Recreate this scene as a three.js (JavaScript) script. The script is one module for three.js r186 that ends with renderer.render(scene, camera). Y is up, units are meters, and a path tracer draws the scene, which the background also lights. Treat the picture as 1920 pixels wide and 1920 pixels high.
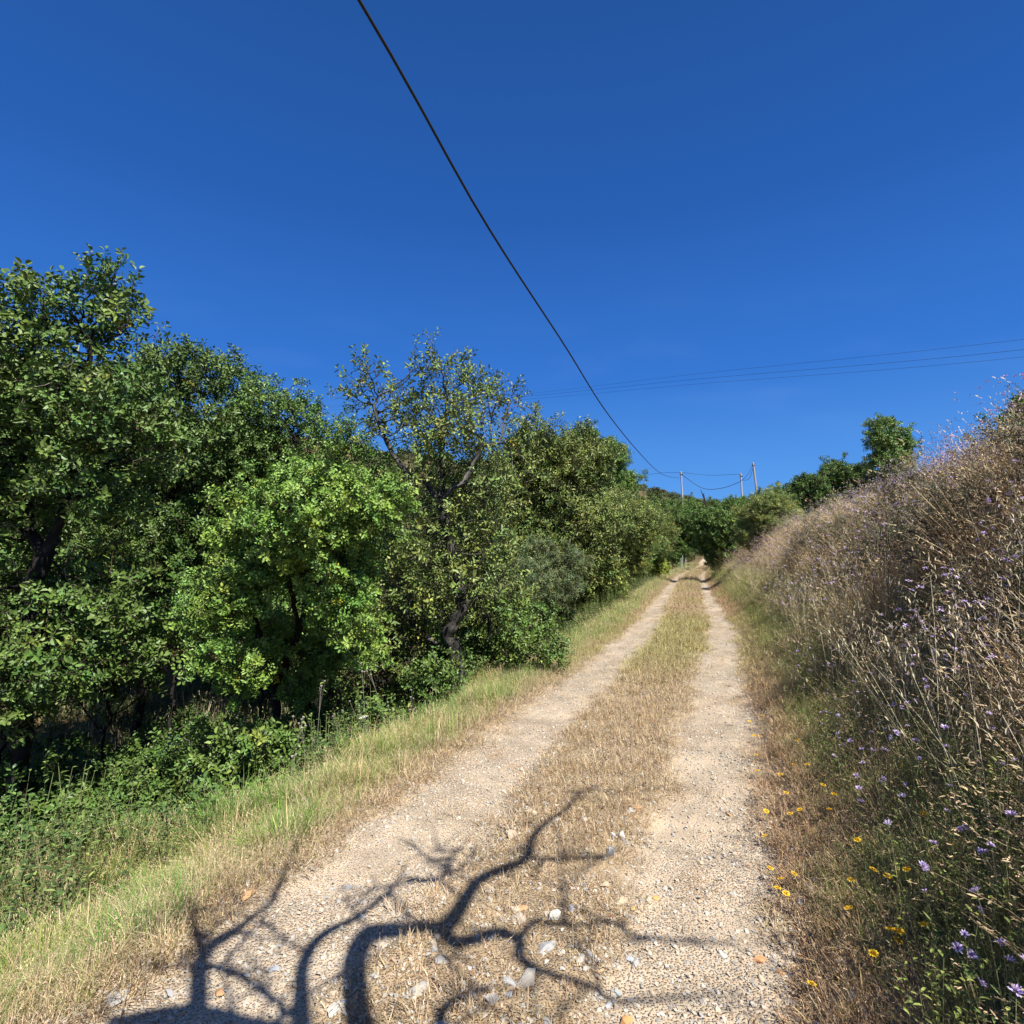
import * as THREE from 'three';
import { mergeGeometries } from 'three/addons/utils/BufferGeometryUtils.js';
import { ConvexGeometry } from 'three/addons/geometries/ConvexGeometry.js';
import { createNoise2D } from 'simplex-noise';

// ---------------------------------------------------------------- camera, sky, sun, exposure
const scene = new THREE.Scene();
const camera = new THREE.PerspectiveCamera(85.0, 1, 0.05, 2000);
camera.position.set(0, 1.55, 0);
camera.rotation.x = Math.atan(82 / 1048);
const renderer = new THREE.WebGLRenderer({ antialias: true });
renderer.toneMapping = THREE.LinearToneMapping;
renderer.toneMappingExposure = 1.6;
renderer.shadowMap.enabled = true;

function rngOf(seed) { let s = seed | 0; return () => { s = (s + 0x6d2b79f5) | 0; let t = Math.imul(s ^ (s >>> 15), 1 | s); t = (t + Math.imul(t ^ (t >>> 7), 61 | t)) ^ t; return ((t ^ (t >>> 14)) >>> 0) / 4294967296; }; }
const n2 = createNoise2D(rngOf(11));
const fbm = (x, y, o = 3) => { let s = 0, a = 1, t = 0; for (let i = 0; i < o; i++) { s += a * n2(x + i * 17.3, y - i * 9.1); t += a; a *= 0.5; x *= 2.03; y *= 2.03; } return s / t; };
const SUN = new THREE.Vector3(0.323, 0.809, 0.491).normalize();
{
  const W = 1024, H = 512, data = new Float32Array(W * H * 4), K = 0.625;
  const stops = [[0, [0.17, 0.45, 0.91]], [0.12, [0.10, 0.335, 0.85]], [0.3, [0.04, 0.192, 0.66]], [0.55, [0.023, 0.119, 0.455]], [0.85, [0.017, 0.086, 0.325]], [1.57, [0.013, 0.065, 0.25]]];
  for (let r = 0; r < H; r++) {
    const up = ((r + 0.5) / H - 0.5) * Math.PI;
    let c = [0.16, 0.14, 0.10];
    if (up >= 0) {
      let i = 0; while (i < stops.length - 2 && up > stops[i + 1][0]) i++;
      const t = (up - stops[i][0]) / (stops[i + 1][0] - stops[i][0]);
      c = stops[i][1].map((a, k) => a + (stops[i + 1][1][k] - a) * t);
    }
    for (let q = 0; q < W; q++) {
      const az = ((q + 0.5) / W - 0.5) * 2 * Math.PI, ca = Math.cos(up);
      const cs = ca * Math.cos(az) * SUN.x + Math.sin(up) * SUN.y + ca * Math.sin(az) * SUN.z;
      const wisp = up > 0 ? Math.max(0, fbm(Math.cos(az) * 3 + up * 2, Math.sin(az) * 3 + up * 13, 4) - 0.05) * 0.022 * Math.exp(-(((up - 0.28) / 0.14) ** 2)) : 0;   // thin high cloud
      const g = (up >= 0 ? 0.3 * Math.pow(Math.max(0, cs), 8) : 0) + wisp, o = (r * W + q) * 4;   // bright air round the sun
      data[o] = (c[0] + g * 0.9) * K; data[o + 1] = (c[1] + g) * K; data[o + 2] = (c[2] + g * 1.05) * K; data[o + 3] = 1;
    }
  }
  const sky = new THREE.DataTexture(data, W, H, THREE.RGBAFormat, THREE.FloatType);
  sky.mapping = THREE.EquirectangularReflectionMapping; sky.magFilter = THREE.LinearFilter; sky.needsUpdate = true;
  scene.background = sky; scene.environment = sky;
}
const sun = new THREE.DirectionalLight(new THREE.Color().setRGB(1, 0.962, 0.895), 5.0);
sun.name = 'sun'; sun.position.copy(SUN).multiplyScalar(60); sun.castShadow = true; sun.shadow.radius = 1;
Object.assign(sun.shadow.camera, { left: -50, right: 50, top: 50, bottom: -50, near: 1, far: 200 });
sun.shadow.mapSize.set(4096, 4096);
scene.add(sun, sun.target);

// ---------------------------------------------------------------- helpers
const clamp = (x, a, b) => Math.min(b, Math.max(a, x)), lerp = (a, b, t) => a + (b - a) * t, sm = (a, b, x) => { const t = clamp((x - a) / (b - a), 0, 1); return t * t * (3 - 2 * t); };
const mix3 = (a, b, t) => [lerp(a[0], b[0], t), lerp(a[1], b[1], t), lerp(a[2], b[2], t)];
const V = (x, y, z) => new THREE.Vector3(x, y, z);
const taken = new Map();
const numbered = (name) => { const k = taken.get(name) ?? 0; taken.set(name, k + 1); return k ? name + '_' + String(k).padStart(3, '0') : name; };
function tag(o, label, category, group, kind) { o.userData.label = label; if (category) o.userData.category = category; if (group) o.userData.group = group; if (kind) o.userData.kind = kind; return o; }
function group(name, x, y, z) { const g = new THREE.Group(); g.name = numbered(name); g.position.set(x, y, z); scene.add(g); return g; }
function mesh(name, geo, mat, parent) { const m = new THREE.Mesh(geo, mat); m.name = parent === scene ? numbered(name) : name; m.castShadow = m.receiveShadow = true; parent.add(m); return m; }

class GB {
  constructor() { this.p = []; this.c = []; this.i = []; this.w = []; }
  v(x, y, z, c, a = 0, b = 0) { this.p.push(x, y, z); this.c.push(c[0], c[1], c[2]); this.w.push(a, b); return this.p.length / 3 - 1; }
  t(a, b, c) { this.i.push(a, b, c); }
  geo(smooth = true) {
    let g = new THREE.BufferGeometry();
    g.setAttribute('position', new THREE.Float32BufferAttribute(this.p, 3)); g.setAttribute('color', new THREE.Float32BufferAttribute(this.c, 3)); g.setAttribute('uv', new THREE.Float32BufferAttribute(this.w, 2)); g.setIndex(this.i);
    if (!smooth) g = g.toNonIndexed();
    g.computeVertexNormals(); return g;
  }
  // a grass blade or stalk: a tapering ribbon from o, bending along dir
  blade(o, dir, len, w, bend, c, segs = 3, tip = 0) {
    const side = V(-dir.z, 0, dir.x); if (side.lengthSq() < 1e-6) side.set(1, 0, 0); side.normalize();
    let p = o.clone(), d = dir.clone().normalize(), last = null;
    for (let s = 0; s <= segs; s++) {
      const k = s / segs, ww = w * (1 - k * (1 - tip)) * 0.5;
      const a = this.v(p.x - side.x * ww, p.y, p.z - side.z * ww, c), b = this.v(p.x + side.x * ww, p.y, p.z + side.z * ww, c);
      if (last) { this.t(last[0], last[1], b); this.t(last[0], b, a); }
      last = [a, b];
      p = p.clone().addScaledVector(d, len / segs); d.y -= bend / segs; d.normalize();
    }
    return { p, d };
  }
  leaf(o, dir, up, L, W, c, fold = 0.25) {
    const d = dir.clone().normalize(), s = d.clone().cross(up); if (s.lengthSq() < 1e-5) s.set(1, 0, 0); s.normalize(); const n = s.clone().cross(d);
    const q = (a, b, h) => this.v(o.x + d.x * a * L + s.x * b * W + n.x * h * W, o.y + d.y * a * L + s.y * b * W + n.y * h * W, o.z + d.z * a * L + s.z * b * W + n.z * h * W, c);
    const b0 = q(0, 0, 0), m = q(0.5, 0, -fold * 0.4), e = q(1, 0, -fold * 0.6), l1 = q(0.25, -0.42, fold), l2 = q(0.68, -0.42, fold * 0.8), r1 = q(0.25, 0.42, fold), r2 = q(0.68, 0.42, fold * 0.8);
    this.t(b0, l1, m); this.t(l1, l2, m); this.t(l2, e, m); this.t(b0, m, r1); this.t(m, r2, r1); this.t(m, e, r2);
  }
  tube(pts, rad, sides, c) {
    const cf = typeof c === 'function' ? c : () => c;
    let ref = V(0.31, 0.11, 0.94), rings = [], along = 0; const turns = rad[0] > 0.03 ? 2 : 1;
    for (let k = 0; k < pts.length; k++) {
      if (k) along += pts[k].distanceTo(pts[k - 1]);
      const d = pts[Math.min(k + 1, pts.length - 1)].clone().sub(pts[Math.max(k - 1, 0)]).normalize();
      const a = ref.clone().addScaledVector(d, -ref.dot(d)); if (a.lengthSq() < 1e-4) a.set(d.y, -d.x, 0.1); a.normalize(); ref = a; const b = d.clone().cross(a), ring = [];
      for (let s = 0; s <= sides; s++) {
        const t = (s % sides) / sides * Math.PI * 2, r = rad[k] * (sides > 5 ? 1 + 0.24 * n2(Math.cos(t) * 1.5 + pts[k].x * 2, Math.sin(t) * 1.5 + pts[k].y * 2.6) : 1);
        ring.push(this.v(pts[k].x + (a.x * Math.cos(t) + b.x * Math.sin(t)) * r, pts[k].y + (a.y * Math.cos(t) + b.y * Math.sin(t)) * r, pts[k].z + (a.z * Math.cos(t) + b.z * Math.sin(t)) * r, cf(pts[k], t), s / sides * turns, along * 1.4));
      }
      rings.push(ring);
    }
    for (let k = 0; k + 1 < rings.length; k++) for (let s = 0; s < sides; s++) {
      const u = s + 1, A = rings[k][s], B = rings[k][u], C = rings[k + 1][s], D = rings[k + 1][u];
      this.t(A, B, D); this.t(A, D, C);
    }
  }
}
const tex = (data, W, H, srgb) => { const t = new THREE.DataTexture(data, W, H, THREE.RGBAFormat); t.wrapS = t.wrapT = THREE.RepeatWrapping; t.magFilter = THREE.LinearFilter; if (srgb) t.colorSpace = THREE.SRGBColorSpace; t.needsUpdate = true; return t; };

// ---------------------------------------------------------------- terrain
const RX = [[-30, -12.3], [-12, -5.46], [0, -0.9], [2.1, -0.1], [4.5, 0.82], [7.8, 2.07], [11.8, 3.6], [20, 6.2], [28, 8.8], [42, 13.4], [56, 18.6], [70, 24.6], [85, 32], [110, 46], [260, 130]];
function roadX(d) {
  let i = 0; while (i < RX.length - 2 && d > RX[i + 1][0]) i++;
  const p1 = RX[i], p2 = RX[i + 1], p0 = RX[Math.max(0, i - 1)], p3 = RX[Math.min(RX.length - 1, i + 2)], h = p2[0] - p1[0], t = (d - p1[0]) / h;
  const m1 = i ? (p2[1] - p0[1]) / (p2[0] - p0[0]) * h : p2[1] - p1[1], m2 = i < RX.length - 2 ? (p3[1] - p1[1]) / (p3[0] - p1[0]) * h : p2[1] - p1[1];
  const t2 = t * t, t3 = t2 * t;
  return (2 * t3 - 3 * t2 + 1) * p1[1] + (t3 - 2 * t2 + t) * m1 + (-2 * t3 + 3 * t2) * p2[1] + (t3 - t2) * m2;
}
const cosT = (d) => { const s = (roadX(d + 0.5) - roadX(d - 0.5)); return 1 / Math.sqrt(1 + s * s); };
const UofX = (x, d) => (x - roadX(d)) * cosT(d), XofU = (u, d) => roadX(d) + u / cosT(d);
const rutMask = (u, d) => { const w = 0.13 * fbm(u * 1.2, d * 0.7, 2) + 0.05 * fbm(u * 3, d * 3, 2); return Math.max(sm(0.45, 0.24, Math.abs(u + 0.82 + w)), sm(0.42, 0.22, Math.abs(u - 0.72 - w))); };
function HU(u, d, fine = true) {
  const x = XofU(u, d);
  let h = 0;
  if (u > 1.1) {
    const a = u - 1.1, top = 2.4 * (1 - 0.35 * sm(38, 60, d));
    const q = clamp(a / 3.3, 0, 1); h += top * (q < 0.7 ? 0.72 * q + 0.62 * q * q : 0.72 * q + 0.62 * q * q - 1.05 * (q - 0.7) ** 2 * 3.3) / 1.03 + Math.max(0, a - 3.3) * 0.07;
    const cut = sm(1.2, 2.2, d) * sm(17, 9, d) * sm(-0.45, 0.25, fbm(d * 0.3 + 2, 4.4, 2)), e = u + 0.18 * fbm(x * 0.9, d * 0.9 + 60, 2); h += cut * (0.62 * (sm(2.2, 2.62, e) - 0.5) + 0.31 - 0.62 * clamp((e - 1.2) / 2.9, 0, 1)) * sm(1.1, 1.6, u) * sm(4.6, 3.9, u);
    h += sm(0.3, 1.5, a) * (0.16 * fbm(x * 0.7, d * 0.7, 3) + 0.1 * fbm(x * 2.1 + 5, d * 2.1, 2));
  } else if (u < -1.2) {
    const dep = lerp(1.8, 0.6, sm(5.5, 13, d)), w = 1.35 * sm(4.3, 3.1, d) * sm(1.4, 2.2, -u), a = -u;
    h -= 0.12 * sm(1.2, 2.2, a) + dep * (0.78 * sm(2.05, 3.25, a - w + 0.3 * fbm(x * 0.6, d * 0.6, 2)) + 0.3 * sm(3, 5.5, a - w)) + 0.12 * w;
    h += 0.42 * Math.max(0, a - 9.5) * (a < 48 ? 1 : 0) + (a >= 48 ? 0.42 * 38.5 + 0.06 * (a - 48) : 0);
    h += sm(1.8, 5, a) * 0.18 * fbm(x * 0.5, d * 0.5, 3) + sm(12, 30, a) * 1.4 * fbm(x * 0.06, d * 0.06, 3);
  }
  h += 0.035 * Math.max(0, Math.min(d, 95) - 62) + sm(64, 138, d) * (13.2 + 2.2 * fbm(x * 0.025, d * 0.02, 3)) * (1 - 0.65 * sm(8, 50, -u)) * (1 - 0.3 * sm(3, 30, u) * 0.5);
  if (fine && d < 40) {
    const r = Math.abs(u) < 1.6 ? rutMask(u, d) : 0;
    h += -0.035 * r + 0.012 * fbm(x * 3, d * 3, 3) * (1 - 0.5 * r) + 0.006 * fbm(x * 11, d * 11, 2);
  }
  return h;
}
const HX = (x, z) => HU(UofX(x, -z), -z);
const rows = [], uLeft = [], uTrack = [], uRight = [];
for (let d = -14; d < 0; d += 0.5) rows.push(d);
for (let d = 0; d < 7; d += 0.06) rows.push(d);
for (let d = 7, s = 0.07; d < 260; d += s) { rows.push(d); s *= 1.025; }
for (let u = -190; u < -10; u += 5) uLeft.push(u);
for (let u = -10; u < -4; u += 0.25) uLeft.push(u);
for (let u = -4; u < -1.349; u += 0.1) uLeft.push(u);
uLeft.push(-1.35);
for (let k = 0; k <= 70; k++) uTrack.push(-1.35 + 2.7 * k / 70);
for (let k = 0; k < 40; k++) uRight.push(1.35 + k * 0.1);
for (let u = 5.35; u < 10; u += 0.4) uRight.push(u);
for (let u = 10; u < 200; u += 6) uRight.push(u);
function sheet(us, colorOf) {
  const p = [], c = [], uv = [], ix = [], W = us.length;
  rows.forEach((d) => us.forEach((u) => { const x = XofU(u, d); p.push(x, HU(u, d), -d); c.push(...colorOf(u, d, x)); uv.push(x, d); }));
  for (let r = 0; r + 1 < rows.length; r++) for (let k = 0; k + 1 < W; k++) { const a = r * W + k, b = a + 1, e = a + W, f = e + 1; ix.push(a, b, f, a, f, e); }
  const g = new THREE.BufferGeometry();
  g.setAttribute('position', new THREE.Float32BufferAttribute(p, 3)); g.setAttribute('color', new THREE.Float32BufferAttribute(c, 3)); g.setAttribute('uv', new THREE.Float32BufferAttribute(uv, 2));
  g.setIndex(ix); g.computeVertexNormals(); return g;
}
// gravel: a tile of small stones set in dust, colour and relief
function gravelMaps(S, cells, seed) {
  const R = rngOf(seed), n = cells * cells, px = new Float32Array(n), py = new Float32Array(n), rr = new Float32Array(n), tone = [];
  const pal = [[0.82, 0.75, 0.65], [0.76, 0.70, 0.62], [0.68, 0.67, 0.66], [0.90, 0.84, 0.75], [0.80, 0.68, 0.54], [0.62, 0.62, 0.63], [0.85, 0.78, 0.67]];
  for (let i = 0; i < n; i++) { px[i] = R(); py[i] = R(); rr[i] = 0.25 + 0.45 * R() * R(); const p = pal[Math.floor(R() * pal.length)], k = 0.85 + 0.25 * R(); tone.push(p.map((v) => v * k)); }
  const waves = Array.from({ length: 9 }, () => [Math.round(R() * 8 - 4), Math.round(R() * 8 - 4), R() * 6.28]);
  const col = new Uint8Array(S * S * 4), bmp = new Uint8Array(S * S * 4), dust = [0.84, 0.785, 0.70];
  for (let y = 0; y < S; y++) for (let x = 0; x < S; x++) {
    const fx = x / S * cells, fy = y / S * cells, cx = Math.floor(fx), cy = Math.floor(fy);
    let best = -1, bh = 0, cover = 0; for (const [a, b, c] of waves) cover += Math.sin((a * x + b * y) / S * 6.2832 + c); cover = clamp(0.12 + cover * 0.09, 0, 0.6);
    for (let j = -1; j <= 1; j++) for (let i = -1; i <= 1; i++) {
      const gx = (cx + i + cells) % cells, gy = (cy + j + cells) % cells, k = gy * cells + gx, dx = cx + i + px[k] - fx, dy = cy + j + py[k] - fy;
      const h = 1 - (Math.abs(dx * 0.9 + dy * 0.3) ** 2.4 + Math.abs(dy - dx * 0.2) ** 2.4) ** (1 / 2.4) / rr[k];
      if (h - cover > bh) { bh = h - cover; best = k; }
    }
    const o = (y * S + x) * 4, gr = 0.92 + 0.16 * R(), c = best >= 0 ? mix3(dust, tone[best], Math.min(1, bh * 4)) : dust;
    for (let k = 0; k < 3; k++) col[o + k] = clamp(c[k] * gr * 255, 0, 255);
    col[o + 3] = 255;
    const b = clamp((best >= 0 ? 0.25 + 0.7 * Math.sqrt(Math.min(1, bh * 1.6)) : 0.2) * 255 - 10 + 20 * R(), 0, 255);
    bmp[o] = bmp[o + 1] = bmp[o + 2] = b; bmp[o + 3] = 255;
  }
  return [tex(col, S, S, true), tex(bmp, S, S, false)];
}
const [gc, gb] = gravelMaps(2048, 250, 5);
for (const t of [gc, gb]) t.repeat.set(1 / 2.7, 1 / 2.7);
const gc2 = gc.clone(), gb2 = gb.clone(); for (const t of [gc2, gb2]) { t.repeat.set(1 / 1.9, 1 / 2.3); t.rotation = 0.5; }
const trackMat = new THREE.MeshStandardMaterial({ map: gc, bumpMap: gb, bumpScale: 0.009, roughness: 0.95, vertexColors: true });
const soilMat = new THREE.MeshStandardMaterial({ map: gc2, bumpMap: gb2, bumpScale: 0.02, roughness: 1, vertexColors: true });
const track = mesh('dirt_track', sheet(uTrack, (u, d, x) => {
  const r = rutMask(u, d), p = 0.5 + 0.5 * fbm(x * 1.4, d * 1.4, 3), q = 0.5 + 0.5 * fbm(x * 0.5 + 9, d * 0.5, 2), rust = sm(0.62, 0.85, p);
  let c = mix3([0.56, 0.475, 0.36], [0.79, 0.745, 0.695], r * (0.6 + 0.4 * q));
  c = mix3(c, [0.72, 0.57, 0.42], rust * 0.55);
  const k = 0.95 + 0.28 * fbm(x * 3.1, d * 3.1, 3); return c.map((v) => v * k);
}), trackMat, scene);
tag(track, 'pale gravel track with two wheel ruts and a dry grassy middle', 'track', null, 'structure');
const soilColor = (u, d, x) => {
  const p = 0.5 + 0.5 * fbm(x * 0.9, d * 0.9, 3), a = Math.abs(u);
  let c = mix3([0.40, 0.30, 0.19], [0.30, 0.23, 0.14], p);
  c = mix3(c, [0.24, 0.20, 0.10], sm(0.5, 0.8, 0.5 + 0.5 * fbm(x * 0.35 + 31, d * 0.35, 3)));
  c = mix3(c, mix3([0.16, 0.15, 0.075], [0.27, 0.20, 0.11], sm(0.5, 0.8, p)), sm(60, 90, d));
  return c;
};
tag(mesh('slope_ground', sheet(uLeft, soilColor), soilMat, scene), 'verge, gully and dry hillside on the left of the track', 'ground', null, 'structure');
tag(mesh('bank_ground', sheet(uRight, soilColor), soilMat, scene), 'earth bank rising on the right of the track', 'ground', null, 'structure');

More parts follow.
